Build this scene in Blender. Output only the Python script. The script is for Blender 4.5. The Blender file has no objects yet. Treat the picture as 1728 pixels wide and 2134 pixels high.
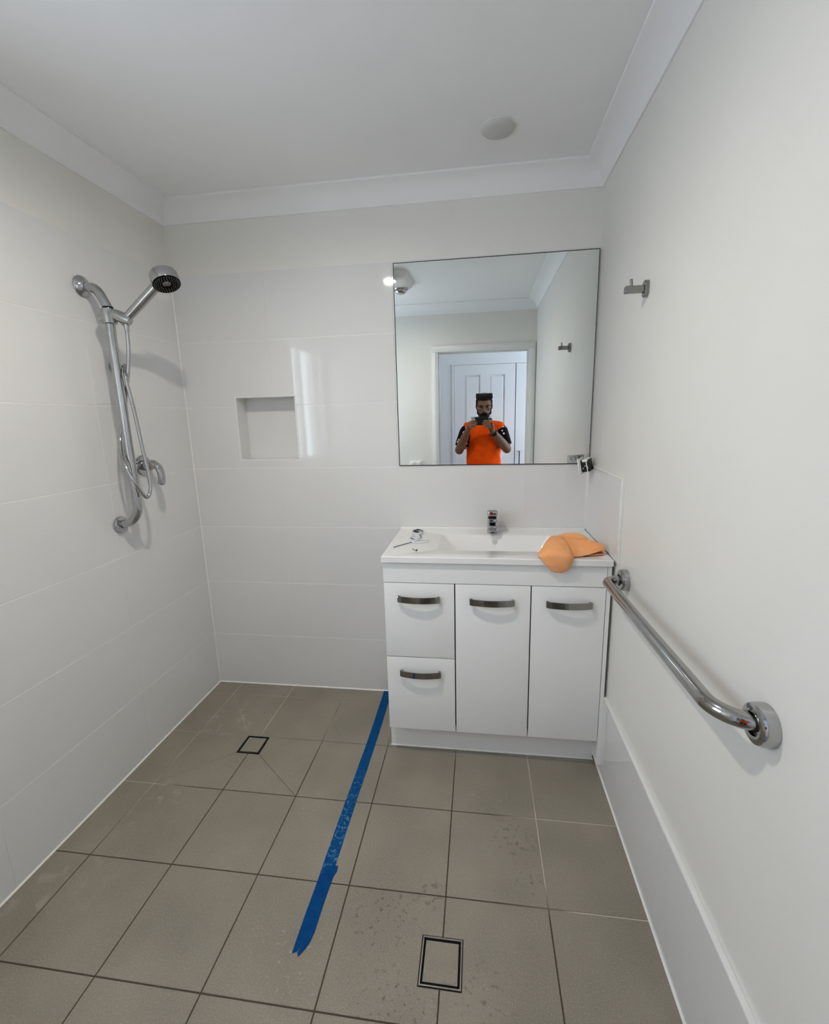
import bpy, bmesh, math, random
from mathutils import Vector, Matrix, Quaternion

random.seed(7)
S = bpy.context.scene
COL = S.collection

# ------------------------------------------------------------------ camera
CAM = Vector((1.43978, -2.08366, 1.42072))
R_ = Vector((0.99114541, 0.13054244, -0.02427858))
U_ = Vector((-0.00217171, 0.19875989, 0.98004581))
F_ = Vector((-0.13276318, 0.97131518, -0.19728345))
cam_data = bpy.data.cameras.new('camera')
cam = bpy.data.objects.new('camera', cam_data)
COL.objects.link(cam)
cam.matrix_world = Matrix(((R_.x, U_.x, -F_.x, CAM.x), (R_.y, U_.y, -F_.y, CAM.y),
                           (R_.z, U_.z, -F_.z, CAM.z), (0, 0, 0, 1)))
cam_data.sensor_fit = 'HORIZONTAL'
cam_data.sensor_width = 36.0
cam_data.lens = 922.784 / 1728 * 36.0
cam_data.shift_x = -(874.04 - 864) / 1728
cam_data.shift_y = (1058.69 - 1067) / 1728
cam_data.clip_start = 0.01
S.camera = cam

# ------------------------------------------------------------------ daylight and exposure
SKY_COLOUR = (0.755, 0.83, 1.0)
SKY_STRENGTH = 4.85
LAMP_STRENGTH = 415.0
LAMP_COLOUR = (1.0, 0.925, 0.82)
S.view_settings.view_transform = 'Standard'
S.view_settings.look = 'None'
S.view_settings.gamma = 1.0
S.view_settings.use_curve_mapping = False
S.view_settings.exposure = 1.0

world = bpy.data.worlds.new('overcast_sky')
S.world = world
world.use_nodes = True
bg = world.node_tree.nodes['Background']
bg.inputs[0].default_value = (*SKY_COLOUR, 1)
bg.inputs[1].default_value = SKY_STRENGTH
S.cycles.max_bounces = 7
S.cycles.diffuse_bounces = 5
S.cycles.glossy_bounces = 4
S.cycles.use_adaptive_sampling = True
S.cycles.adaptive_threshold = 0.08
S.cycles.transparent_max_bounces = 12
S.cycles.caustics_reflective = False
S.cycles.caustics_refractive = False
S.cycles.sample_clamp_indirect = 6.0


def portal(name, loc, rot, sx, sy):
    l = bpy.data.lights.new(name, 'AREA')
    l.shape = 'RECTANGLE'
    l.size = sx
    l.size_y = sy
    l.cycles.is_portal = True
    o = bpy.data.objects.new(name, l)
    o.location = loc
    o.rotation_euler = rot
    COL.objects.link(o)


# room: x from the shower wall to the rail wall, y from the mirror wall (0) to the door wall, z up
W = 1.9386
DEP = 2.09
CEIL = 2.40
WIN = (-2.02, -1.34, 1.08, 2.06)          # bathroom window, left wall, sill lowered for more light: y0, y1, z0, z1
HALL_Y0, HALL_Y1 = -2.20, -3.12
HALL_X0, HALL_X1 = 0.55, 3.3
ADDED_HWIN = (-3.08, -2.26, 0.3, 2.25)  # unseen window added at the hall end, enlarged to light the hall
portal('window_portal', (-0.13, (WIN[0] + WIN[1]) / 2, (WIN[2] + WIN[3]) / 2), (0, -math.pi / 2, 0), WIN[3] - WIN[2], WIN[1] - WIN[0])
portal('added_hall_window_portal', (HALL_X1 + 0.11, (ADDED_HWIN[0] + ADDED_HWIN[1]) / 2, (ADDED_HWIN[2] + ADDED_HWIN[3]) / 2), (0, math.pi / 2, 0), ADDED_HWIN[3] - ADDED_HWIN[2], ADDED_HWIN[1] - ADDED_HWIN[0])


# ------------------------------------------------------------------ materials
def mat(name, col, rough=0.5, metal=0.0, spec=0.5, coat=0.0, emit=None, estr=0.0):
    m = bpy.data.materials.new(name)
    m.use_nodes = True
    b = m.node_tree.nodes['Principled BSDF']
    b.inputs['Base Color'].default_value = (*col, 1)
    b.inputs['Roughness'].default_value = rough
    b.inputs['Metallic'].default_value = metal
    b.inputs['Specular IOR Level'].default_value = spec
    b.inputs['Coat Weight'].default_value = coat
    if emit:
        b.inputs['Emission Color'].default_value = (*emit, 1)
        b.inputs['Emission Strength'].default_value = estr
    return m


def nodes(m):
    return m.node_tree.nodes, m.node_tree.links, m.node_tree.nodes['Principled BSDF']


def add_noise(m, c1, c2, scale, detail=1.0, lo=0.3, hi=0.7, bump=0.0, bump_scale=None, rough=None):
    """mottled colour between c1 and c2 by world position, with fine relief"""
    N, L, b = nodes(m)
    g = N.new('ShaderNodeNewGeometry')
    n = N.new('ShaderNodeTexNoise')
    n.inputs['Scale'].default_value = scale
    n.inputs['Detail'].default_value = detail
    L.new(g.outputs['Position'], n.inputs['Vector'])
    r = N.new('ShaderNodeValToRGB')
    r.color_ramp.elements[0].position = lo
    r.color_ramp.elements[1].position = hi
    r.color_ramp.elements[0].color = (*c1, 1)
    r.color_ramp.elements[1].color = (*c2, 1)
    L.new(n.outputs['Fac'], r.inputs['Fac'])
    L.new(r.outputs['Color'], b.inputs['Base Color'])
    if bump:
        n2 = N.new('ShaderNodeTexNoise')
        n2.inputs['Scale'].default_value = bump_scale or scale * 8
        n2.inputs['Detail'].default_value = 1.0
        L.new(g.outputs['Position'], n2.inputs['Vector'])
        bp = N.new('ShaderNodeBump')
        bp.inputs['Strength'].default_value = bump
        bp.inputs['Distance'].default_value = 0.002
        L.new(n2.outputs['Fac'], bp.inputs['Height'])
        L.new(bp.outputs['Normal'], b.inputs['Normal'])
    return r


M_TILE = mat('white_glazed_tile', (0.78, 0.78, 0.77), 0.05, spec=0.5)
add_noise(M_TILE, (0.735, 0.735, 0.725), (0.76, 0.76, 0.75), 2.0, bump=0.03, bump_scale=5)
M_TGROUT = mat('white_wall_grout', (0.93, 0.93, 0.91), 0.7)
M_PAINT = mat('warm_white_wall_paint', (0.76, 0.745, 0.70), 0.42)
add_noise(M_PAINT, (0.785, 0.77, 0.725), (0.805, 0.79, 0.745), 3.0, bump=0.04, bump_scale=140)
M_CEIL = mat('white_ceiling_paint', (0.72, 0.72, 0.72), 0.75)
add_noise(M_CEIL, (0.85, 0.85, 0.85), (0.87, 0.87, 0.87), 3.0, bump=0.03, bump_scale=120)
M_TRIM = mat('white_gloss_trim', (0.80, 0.80, 0.79), 0.35)
add_noise(M_TRIM, (0.79, 0.79, 0.78), (0.81, 0.81, 0.80), 8.0)
M_SEAL = mat('white_silicone', (0.85, 0.85, 0.83), 0.4)
add_noise(M_SEAL, (0.82, 0.80, 0.77), (0.88, 0.88, 0.86), 30.0)
M_CAB = mat('white_cabinet_lacquer', (0.78, 0.785, 0.785), 0.22)
add_noise(M_CAB, (0.87, 0.875, 0.87), (0.885, 0.89, 0.885), 3.0)
M_BASIN = mat('white_polymarble', (0.87, 0.865, 0.85), 0.12, coat=0.3)
add_noise(M_BASIN, (0.86, 0.855, 0.84), (0.88, 0.875, 0.86), 4.0)
M_CHROME = mat('polished_chrome', (0.62, 0.63, 0.64), 0.07, 1.0)
add_noise(M_CHROME, (0.44, 0.445, 0.45), (0.48, 0.485, 0.49), 20.0)
M_STEEL = mat('polished_stainless_steel', (0.50, 0.49, 0.475), 0.12, 1.0)
add_noise(M_STEEL, (0.36, 0.35, 0.335), (0.40, 0.39, 0.375), 25.0)
M_HANDLE = mat('dark_polished_handle', (0.40, 0.395, 0.38), 0.1, 1.0)
add_noise(M_HANDLE, (0.27, 0.265, 0.25), (0.30, 0.29, 0.275), 25.0)
M_BLACK = mat('black_plastic', (0.010, 0.010, 0.011), 0.35, spec=0.25)
add_noise(M_BLACK, (0.008, 0.008, 0.009), (0.014, 0.014, 0.015), 30.0)
M_FACE = mat('matt_black_spray_plate', (0.006, 0.006, 0.006), 0.8, spec=0.05)
add_noise(M_FACE, (0.005, 0.005, 0.005), (0.008, 0.008, 0.008), 60.0)
M_GAP = mat('painted_recess_shade', (0.01, 0.01, 0.01), 0.9)  # near-black colour standing in for shade in gaps and slots
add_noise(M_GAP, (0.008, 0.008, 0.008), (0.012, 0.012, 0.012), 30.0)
M_BRUSHED = mat('brushed_steel', (0.40, 0.38, 0.35), 0.4, 1.0)
add_noise(M_BRUSHED, (0.36, 0.34, 0.31), (0.44, 0.42, 0.39), 80.0)
M_RUBBER = mat('grey_rubber', (0.16, 0.15, 0.14), 0.6)
add_noise(M_RUBBER, (0.14, 0.13, 0.12), (0.2, 0.19, 0.18), 60.0)
M_WPLASTIC = mat('white_plastic', (0.80, 0.80, 0.78), 0.3)
add_noise(M_WPLASTIC, (0.79, 0.79, 0.77), (0.81, 0.81, 0.79), 20.0)
M_MIRROR = mat('mirror_silver', (0.80, 0.835, 0.825), 0.0, 1.0)
add_noise(M_MIRROR, (0.795, 0.83, 0.82), (0.805, 0.84, 0.83), 1.0)
M_CLOTH = mat('orange_microfibre', (0.95, 0.36, 0.13), 0.95)
add_noise(M_CLOTH, (0.98, 0.41, 0.16), (1.0, 0.48, 0.205), 25.0, bump=0.6, bump_scale=700)
M_VENT = mat('grey_white_plastic', (0.50, 0.50, 0.48), 0.6)
add_noise(M_VENT, (0.57, 0.57, 0.55), (0.60, 0.60, 0.58), 15.0)
M_LAMP = mat('lit_lamp_globe', (0.9, 0.9, 0.85), 0.4, emit=LAMP_COLOUR, estr=LAMP_STRENGTH)
M_HALL = mat('white_hall_paint', (0.80, 0.80, 0.80), 0.5)
add_noise(M_HALL, (0.85, 0.85, 0.85), (0.87, 0.87, 0.87), 3.0)
M_HFLOOR = mat('grey_hall_floor', (0.25, 0.23, 0.21), 0.6)
add_noise(M_HFLOOR, (0.21, 0.19, 0.17), (0.29, 0.27, 0.25), 12.0)


def glass_material():
    m = bpy.data.materials.new('window_glass')
    m.use_nodes = True
    N, L = m.node_tree.nodes, m.node_tree.links
    N.clear()
    o = N.new('ShaderNodeOutputMaterial')
    t = N.new('ShaderNodeBsdfTransparent')
    t.inputs[0].default_value = (0.94, 0.97, 0.96, 1)
    g = N.new('ShaderNodeBsdfGlossy')
    g.inputs['Roughness'].default_value = 0.02
    mx = N.new('ShaderNodeMixShader')
    mx.inputs[0].default_value = 0.06
    L.new(t.outputs[0], mx.inputs[1])
    L.new(g.outputs[0], mx.inputs[2])
    L.new(mx.outputs[0], o.inputs['Surface'])
    return m


M_GLASS = glass_material()


def floor_tile_material():
    m = mat('taupe_porcelain_floor_tile', (0.17, 0.145, 0.115), 0.38, spec=0.45)
    N, L, b = nodes(m)
    r = add_noise(m, (0.225, 0.198, 0.157), (0.295, 0.260, 0.210), 4.0, 6.0, 0.28, 0.74, bump=0.35, bump_scale=220)
    g = N.new('ShaderNodeNewGeometry')
    # fine mineral speckle
    sp = N.new('ShaderNodeTexNoise')
    sp.inputs['Scale'].default_value = 260
    sp.inputs['Detail'].default_value = 2
    L.new(g.outputs['Position'], sp.inputs['Vector'])
    sr = N.new('ShaderNodeValToRGB')
    sr.color_ramp.elements[0].position = 0.50
    sr.color_ramp.elements[1].position = 0.95
    L.new(sp.outputs['Fac'], sr.inputs['Fac'])
    mx = N.new('ShaderNodeMixRGB')
    L.new(sr.outputs['Color'], mx.inputs['Fac'])
    L.new(r.outputs['Color'], mx.inputs['Color1'])
    mx.inputs['Color2'].default_value = (0.42, 0.385, 0.33, 1)
    last = mx
    # dried grout smears and boot dirt: blotches of their own shape around a few spots
    for (x, y, rad, scale, thr, col, amt) in [
            (1.56, -0.79, 0.10, 60, 0.55, (0.085, 0.070, 0.053), 0.55),
            (1.29, -1.00, 0.07, 60, 0.53, (0.085, 0.070, 0.053), 0.55),
            (1.17, -1.08, 0.14, 75, 0.59, (0.070, 0.057, 0.043), 0.70),
            (1.23, -1.28, 0.14, 70, 0.59, (0.075, 0.062, 0.046), 0.65),
            (1.45, -1.22, 0.13, 65, 0.59, (0.085, 0.070, 0.053), 0.55),
            (1.60, -0.93, 0.07, 80, 0.59, (0.075, 0.062, 0.046), 0.65),
            (0.24, -0.30, 0.17, 22, 0.55, (0.45, 0.42, 0.37), 0.45),
            (0.20, -0.78, 0.18, 24, 0.58, (0.43, 0.40, 0.35), 0.40),
            (0.10, -1.12, 0.20, 16, 0.55, (0.43, 0.40, 0.35), 0.40),
            (0.92, -1.22, 0.16, 70, 0.62, (0.45, 0.42, 0.37), 0.65),
            (0.80, -0.72, 0.10, 80, 0.62, (0.45, 0.42, 0.37), 0.60),
            (1.45, -0.62, 0.12, 60, 0.62, (0.45, 0.42, 0.37), 0.6)]:
        d = N.new('ShaderNodeVectorMath')
        d.operation = 'DISTANCE'
        L.new(g.outputs['Position'], d.inputs[0])
        d.inputs[1].default_value = (x, y, 0)
        fall = N.new('ShaderNodeMapRange')
        fall.inputs['From Min'].default_value = rad
        fall.inputs['From Max'].default_value = rad * 0.3
        L.new(d.outputs['Value'], fall.inputs['Value'])
        n = N.new('ShaderNodeTexNoise')
        n.inputs['Scale'].default_value = scale
        n.inputs['Detail'].default_value = 2
        L.new(g.outputs['Position'], n.inputs['Vector'])
        mr = N.new('ShaderNodeMapRange')
        mr.inputs['From Min'].default_value = thr
        mr.inputs['From Max'].default_value = thr + 0.12
        L.new(n.outputs['Fac'], mr.inputs['Value'])
        mul = N.new('ShaderNodeMath')
        mul.operation = 'MULTIPLY'
        L.new(fall.outputs['Result'], mul.inputs[0])
        L.new(mr.outputs['Result'], mul.inputs[1])
        mul2 = N.new('ShaderNodeMath')
        mul2.operation = 'MULTIPLY'
        L.new(mul.outputs[0], mul2.inputs[0])
        mul2.inputs[1].default_value = amt
        mm = N.new('ShaderNodeMixRGB')
        L.new(mul2.outputs[0], mm.inputs['Fac'])
        L.new(last.outputs['Color'], mm.inputs['Color1'])
        mm.inputs['Color2'].default_value = (*col, 1)
        last = mm
    L.new(last.outputs['Color'], b.inputs['Base Color'])
    return m


M_FTILE = floor_tile_material()


def floor_grout_material():
    m = mat('floor_grout', (0.05, 0.04, 0.03), 0.9)
    N, L, b = nodes(m)
    g = N.new('ShaderNodeNewGeometry')
    sx = N.new('ShaderNodeSeparateXYZ')
    L.new(g.outputs['Position'], sx.inputs[0])
    # dry pale grout along the mirror wall and rail wall, still dark and damp elsewhere
    n = N.new('ShaderNodeTexNoise')
    n.inputs['Scale'].default_value = 5
    n.inputs['Detail'].default_value = 3
    L.new(g.outputs['Position'], n.inputs['Vector'])

    def edge(sock, a, bb):
        mr = N.new('ShaderNodeMapRange')
        mr.inputs['From Min'].default_value = a
        mr.inputs['From Max'].default_value = bb
        L.new(sock, mr.inputs['Value'])
        return mr.outputs['Result']

    def op(o, a, c):
        q = N.new('ShaderNodeMath')
        q.operation = o
        for k, v in ((0, a), (1, c)):
            if isinstance(v, (int, float)):
                q.inputs[k].default_value = v
            else:
                L.new(v, q.inputs[k])
        return q.outputs[0]
    right = op('MULTIPLY', edge(sx.outputs['X'], 1.50, 1.66), edge(sx.outputs['Y'], -1.03, -0.93))
    right = op('MAXIMUM', right, op('MULTIPLY', edge(sx.outputs['X'], 1.67, 1.72), edge(sx.outputs['Y'], -1.2, -1.0)))
    back = op('MULTIPLY', edge(sx.outputs['Y'], -0.46, -0.30), op('ADD', 0.6, edge(sx.outputs['X'], 0.6, 0.35)))
    left = op('MULTIPLY', edge(sx.outputs['X'], 0.30, 0.15), edge(sx.outputs['Y'], -1.02, -0.7))
    mask = op('MAXIMUM', op('MAXIMUM', right, back), left)
    mask = op('MULTIPLY', mask, edge(n.outputs['Fac'], 0.15, 0.5))
    mx = N.new('ShaderNodeMixRGB')
    L.new(mask, mx.inputs['Fac'])
    mx.inputs['Color1'].default_value = (0.075, 0.058, 0.041, 1)
    mx.inputs['Color2'].default_value = (0.62, 0.56, 0.48, 1)
    L.new(mx.outputs['Color'], b.inputs['Base Color'])
    return m


M_FGROUT = floor_grout_material()


def tape_material(name, c1, c2, streaks):
    m = mat(name, c1, 0.5, spec=0.06)
    N, L, b = nodes(m)
    r = add_noise(m, c1, c2, 40.0, 5, 0.35, 0.75, bump=0.5, bump_scale=120)
    if streaks:
        g = N.new('ShaderNodeNewGeometry')
        n = N.new('ShaderNodeTexNoise')
        n.inputs['Scale'].default_value = 45
        n.inputs['Detail'].default_value = 3
        n.inputs['Distortion'].default_value = 2.0
        L.new(g.outputs['Position'], n.inputs['Vector'])
        s = N.new('ShaderNodeSeparateXYZ')
        L.new(g.outputs['Position'], s.inputs[0])
        k = N.new('ShaderNodeMapRange')
        k.inputs['From Min'].default_value = -0.50
        k.inputs['From Max'].default_value = -0.72
        L.new(s.outputs['Y'], k.inputs['Value'])
        rr = N.new('ShaderNodeMapRange')
        rr.inputs['From Min'].default_value = 0.54
        rr.inputs['From Max'].default_value = 0.68
        L.new(n.outputs['Fac'], rr.inputs['Value'])
        q = N.new('ShaderNodeMath')
        q.operation = 'MULTIPLY'
        L.new(k.outputs[0], q.inputs[0])
        L.new(rr.outputs[0], q.inputs[1])
        mx = N.new('ShaderNodeMixRGB')
        L.new(q.outputs[0], mx.inputs['Fac'])
        L.new(r.outputs['Color'], mx.inputs['Color1'])
        mx.inputs['Color2'].default_value = (0.10, 0.22, 0.34, 1)
        L.new(mx.outputs['Color'], b.inputs['Base Color'])
    return m


M_TAPE = tape_material('blue_masking_tape', (0.002, 0.060, 0.20), (0.004, 0.082, 0.25), True)
M_TAPE2 = tape_material('deep_blue_masking_tape', (0.001, 0.048, 0.18), (0.002, 0.066, 0.225), False)

# ------------------------------------------------------------------ building helpers
WORLD = {}


def reg(o, parent, loc):
    COL.objects.link(o)
    WORLD[o.name] = Vector(loc)
    if parent is not None:
        o.parent = parent
        o.location = Vector(loc) - WORLD[parent.name]
    else:
        o.location = loc
    return o


def thing(name, label, cat, loc, group=None, kind=None):
    o = bpy.data.objects.new(name, None)
    o.empty_display_size = 0.05
    reg(o, None, loc)
    o['label'] = label
    if cat:
        o['category'] = cat
    if group:
        o['group'] = group
    if kind:
        o['kind'] = kind
    return o


def tag(o, label=None, cat=None, group=None, kind=None):
    if label:
        o['label'] = label
    if cat:
        o['category'] = cat
    if group:
        o['group'] = group
    if kind:
        o['kind'] = kind
    return o


def mk(name, verts, faces, m, parent=None, smooth=False, base=False, auto=None):
    vs = [Vector(v) for v in verts]
    lo = Vector([min(v[i] for v in vs) for i in range(3)])
    hi = Vector([max(v[i] for v in vs) for i in range(3)])
    c = (lo + hi) / 2
    if base:
        c.z = lo.z
    me = bpy.data.meshes.new(name)
    me.from_pydata([v - c for v in vs], [], faces)
    bm = bmesh.new()
    bm.from_mesh(me)
    bmesh.ops.recalc_face_normals(bm, faces=bm.faces)
    bm.to_mesh(me)
    bm.free()
    me.materials.append(m)
    if smooth:
        for p in me.polygons:
            p.use_smooth = True
        if auto is not None:
            me.set_sharp_from_angle(angle=math.radians(auto))
    o = bpy.data.objects.new(name, me)
    return reg(o, parent, c)


class MB:
    """collects closed shapes in world coordinates"""

    def __init__(s):
        s.v, s.f = [], []

    def add(s, v, f):
        k = len(s.v)
        s.v += [Vector(q) for q in v]
        s.f += [[i + k for i in q] for q in f]
        return s

    def xf(s, mtx):
        s.v = [mtx @ q for q in s.v]
        return s

    def box(s, lo, hi, bev=0.0, seg=2):
        bm = bmesh.new()
        bmesh.ops.create_cube(bm, size=1)
        for v in bm.verts:
            v.co = Vector([lo[i] + (v.co[i] + 0.5) * (hi[i] - lo[i]) for i in range(3)])
        if bev:
            bmesh.ops.bevel(bm, geom=list(bm.edges), offset=bev, segments=seg, affect='EDGES', profile=0.6)
        bm.verts.index_update()
        s.add([v.co.copy() for v in bm.verts], [[v.index for v in f.verts] for f in bm.faces])
        bm.free()
        return s

    def prism(s, poly, mp, h0, h1, cham=0.0):
        """poly in 2D, mp(a, b, h) -> 3D; front face at h1, optional chamfer"""
        n = len(poly)
        rings = [[(p, h0) for p in poly]]
        if cham:
            rings.append([(p, h1 - cham) for p in poly])
            rings.append([(p, h1) for p in inset(poly, cham)])
        else:
            rings.append([(p, h1) for p in poly])
        v = [mp(p[0], p[1], h) for r in rings for p, h in r]
        f = []
        for k in range(len(rings) - 1):
            for i in range(n):
                j = (i + 1) % n
                f.append([k * n + i, k * n + j, (k + 1) * n + j, (k + 1) * n + i])
        f.append(list(range(n))[::-1])
        f.append([(len(rings) - 1) * n + i for i in range(n)])
        return s.add(v, f)

    def tube(s, path, rad, seg=16, up=None, caps=True, flat=1.0):
        """sweep along a path; rad one value or one per point (or (ra, rb) pairs)"""
        P = [Vector(p) for p in path]
        n = len(P)
        rads = rad if isinstance(rad, (list, tuple)) and len(rad) == n else [rad] * n
        T = []
        for i in range(n):
            a = P[max(0, i - 1)]
            b = P[min(n - 1, i + 1)]
            T.append((b - a).normalized())
        ref = Vector(up) if up else (Vector((0, 0, 1)) if abs(T[0].z) < 0.9 else Vector((1, 0, 0)))
        N0 = (ref - T[0] * ref.dot(T[0])).normalized()
        v, f = [], []
        Nv = N0
        for i in range(n):
            if i:
                q = T[i - 1].rotation_difference(T[i])
                Nv = (q @ Nv)
                Nv = (Nv - T[i] * Nv.dot(T[i])).normalized()
            B = T[i].cross(Nv)
            r = rads[i]
            ra, rb = r if isinstance(r, (tuple, list)) else (r, r * flat)
            for k in range(seg):
                t = 2 * math.pi * k / seg
                v.append(P[i] + Nv * (ra * math.cos(t)) + B * (rb * math.sin(t)))
        for i in range(n - 1):
            for k in range(seg):
                l = (k + 1) % seg
                f.append([i * seg + k, i * seg + l, (i + 1) * seg + l, (i + 1) * seg + k])
        if caps:
            f.append(list(range(seg))[::-1])
            f.append([(n - 1) * seg + k for k in range(seg)])
        return s.add(v, f)

    def lathe(s, prof, org, axis, seg=32, sx=1.0, sy=1.0, up=None):
        """prof: (radius, height) along axis from org"""
        A = Vector(axis).normalized()
        ref = Vector(up) if up else (Vector((0, 0, 1)) if abs(A.z) < 0.9 else Vector((1, 0, 0)))
        X = (ref - A * ref.dot(A)).normalized()
        Y = A.cross(X)
        o = Vector(org)
        v, f = [], []
        n = len(prof)
        for r, h in prof:
            for k in range(seg):
                t = 2 * math.pi * k / seg
                v.append(o + A * h + X * (r * sx * math.cos(t)) + Y * (r * sy * math.sin(t)))
        for i in range(n - 1):
            for k in range(seg):
                l = (k + 1) % seg
                f.append([i * seg + k, i * seg + l, (i + 1) * seg + l, (i + 1) * seg + k])
        f.append(list(range(seg))[::-1])
        f.append([(n - 1) * seg + k for k in range(seg)])
        return s.add(v, f)

    def ball(s, c, r, seg=20, rings=12, mtx=None):
        c = Vector(c)
        rx, ry, rz = r if isinstance(r, (tuple, list)) else (r, r, r)
        v = [Vector((0, 0, rz))]
        for i in range(1, rings):
            a = math.pi * i / rings
            for k in range(seg):
                t = 2 * math.pi * k / seg
                v.append(Vector((rx * math.sin(a) * math.cos(t), ry * math.sin(a) * math.sin(t), rz * math.cos(a))))
        v.append(Vector((0, 0, -rz)))
        f = []
        for k in range(seg):
            f.append([0, 1 + k, 1 + (k + 1) % seg])
        for i in range(rings - 2):
            for k in range(seg):
                l = (k + 1) % seg
                f.append([1 + i * seg + k, 1 + (i + 1) * seg + k, 1 + (i + 1) * seg + l, 1 + i * seg + l])
        e = len(v) - 1
        b = 1 + (rings - 2) * seg
        for k in range(seg):
            f.append([e, b + (k + 1) % seg, b + k])
        if mtx:
            v = [mtx @ q for q in v]
        return s.add([q + c for q in v], f)

    def build(s, name, m, parent=None, smooth=True, auto=40, base=False):
        return mk(name, s.v, s.f, m, parent, smooth, base, auto)


def inset(poly, d):
    """inset of a simple polygon (any winding, concave allowed); d one value or one per edge"""
    n = len(poly)
    D = d if isinstance(d, (list, tuple)) else [d] * n
    area = sum(poly[i][0] * poly[(i + 1) % n][1] - poly[(i + 1) % n][0] * poly[i][1] for i in range(n))
    sgn = 1 if area > 0 else -1
    out = []
    for i in range(n):
        p0, p1, p2 = poly[i - 1], poly[i], poly[(i + 1) % n]
        e1 = Vector((p1[0] - p0[0], p1[1] - p0[1])).normalized()
        e2 = Vector((p2[0] - p1[0], p2[1] - p1[1])).normalized()
        n1 = Vector((-e1.y, e1.x)) * sgn
        n2 = Vector((-e2.y, e2.x)) * sgn
        d1, d2 = D[i - 1], D[i]
        det = n1.x * n2.y - n1.y * n2.x
        if abs(det) < 1e-4:
            mv = n1 * d1
        else:
            mv = Vector(((d1 * n2.y - d2 * n1.y) / det, (n1.x * d2 - n2.x * d1) / det))
        out.append((p1[0] + mv.x, p1[1] + mv.y))
    return out


def fillet(pts, r, n=8):
    P = [Vector(p) for p in pts]
    out = [P[0]]
    for i in range(1, len(P) - 1):
        rr = r[i - 1] if isinstance(r, (list, tuple)) else r
        a = (P[i - 1] - P[i]).normalized()
        b = (P[i + 1] - P[i]).normalized()
        ang = a.angle(b)
        d = rr / math.tan(ang / 2)
        c = P[i] + (a + b).normalized() * (rr / math.sin(ang / 2))
        s, e = P[i] + a * d - c, P[i] + b * d - c
        ax = s.cross(e).normalized()
        tot = s.angle(e)
        for k in range(n + 1):
            out.append(c + Quaternion(ax, tot * k / n) @ s)
    out.append(P[-1])
    return out


def catmull(pts, n=8):
    P = [Vector(p) for p in pts]
    P = [P[0] * 2 - P[1]] + P + [P[-1] * 2 - P[-2]]
    out = []
    for i in range(1, len(P) - 2):
        for k in range(n):
            t = k / n
            a, b, c, d = P[i - 1], P[i], P[i + 1], P[i + 2]
            out.append(0.5 * ((2 * b) + (c - a) * t + (2 * a - 5 * b + 4 * c - d) * t * t + (3 * b - a - 3 * c + d) * t ** 3))
    out.append(P[-2])
    return out


def rect(a0, a1, b0, b1):
    return [(a0, b0), (a1, b0), (a1, b1), (a0, b1)]


# ------------------------------------------------------------------ floor
TT = 0.302
FX = [0.0] + [0.136 + TT * i for i in range(6)] + [W]
FY = [0.0] + [-(0.098 + TT * j) for j in range(7)] + [-DEP]
G = 0.0019
DR1 = (0.383, 0.487, FY[2], -0.506)       # shower waste: x0, x1, y top, y bottom
DR2 = (1.288, 1.399, -1.113, -1.227)


def rect_minus(a0, a1, b0, b1, h):
    """pieces of a rectangle left beside a rectangular opening"""
    ha0, ha1, hb0, hb1 = max(a0, h[0]), min(a1, h[1]), max(b0, h[2]), min(b1, h[3])
    if ha0 >= ha1 or hb0 >= hb1:
        return [(a0, a1, b0, b1)]
    out = []
    if hb0 > b0:
        out.append((a0, a1, b0, hb0))
    if hb1 < b1:
        out.append((a0, a1, hb1, b1))
    if ha0 > a0:
        out.append((a0, ha0, hb0, hb1))
    if ha1 < a1:
        out.append((ha1, a1, hb0, hb1))
    return [q for q in out if q[1] - q[0] > 0.004 and q[3] - q[2] > 0.004]


fb = MB().box((-0.02, -DEP - 0.11, -0.08), (W + 0.02, 0.02, -0.02))
for q1 in rect_minus(-0.02, W + 0.02, -DEP - 0.11, 0.02, (DR1[0], DR1[1], DR1[3], DR1[2])):
    for q2 in rect_minus(*q1, (DR2[0], DR2[1], DR2[3], DR2[2])):
        fb.box((q2[0], q2[2], -0.02), (q2[1], q2[3], -0.0022))
floor = fb.build('floor', M_FGROUT, smooth=False)
tag(floor, 'taupe porcelain tile floor with thin grout joints', kind='structure')


def zfall(x, y):
    if DR1[0] - 0.01 < x < DR1[1] + 0.01 and DR1[3] - 0.01 < y < DR1[2] + 0.01:
        return -0.0012
    return 0.0


def floor_tile(poly, cut=None):
    """cut: index of the thin-jointed diagonal edge"""
    q = inset(poly, [0.0006 if k == cut else G for k in range(len(poly))])
    b = MB().prism(q, lambda x, y, h: Vector((x, y, h + zfall(x, y))), -0.0075, 0.0, 0.0008)
    b.build('floor_tile', M_FTILE, floor, smooth=False)


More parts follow.
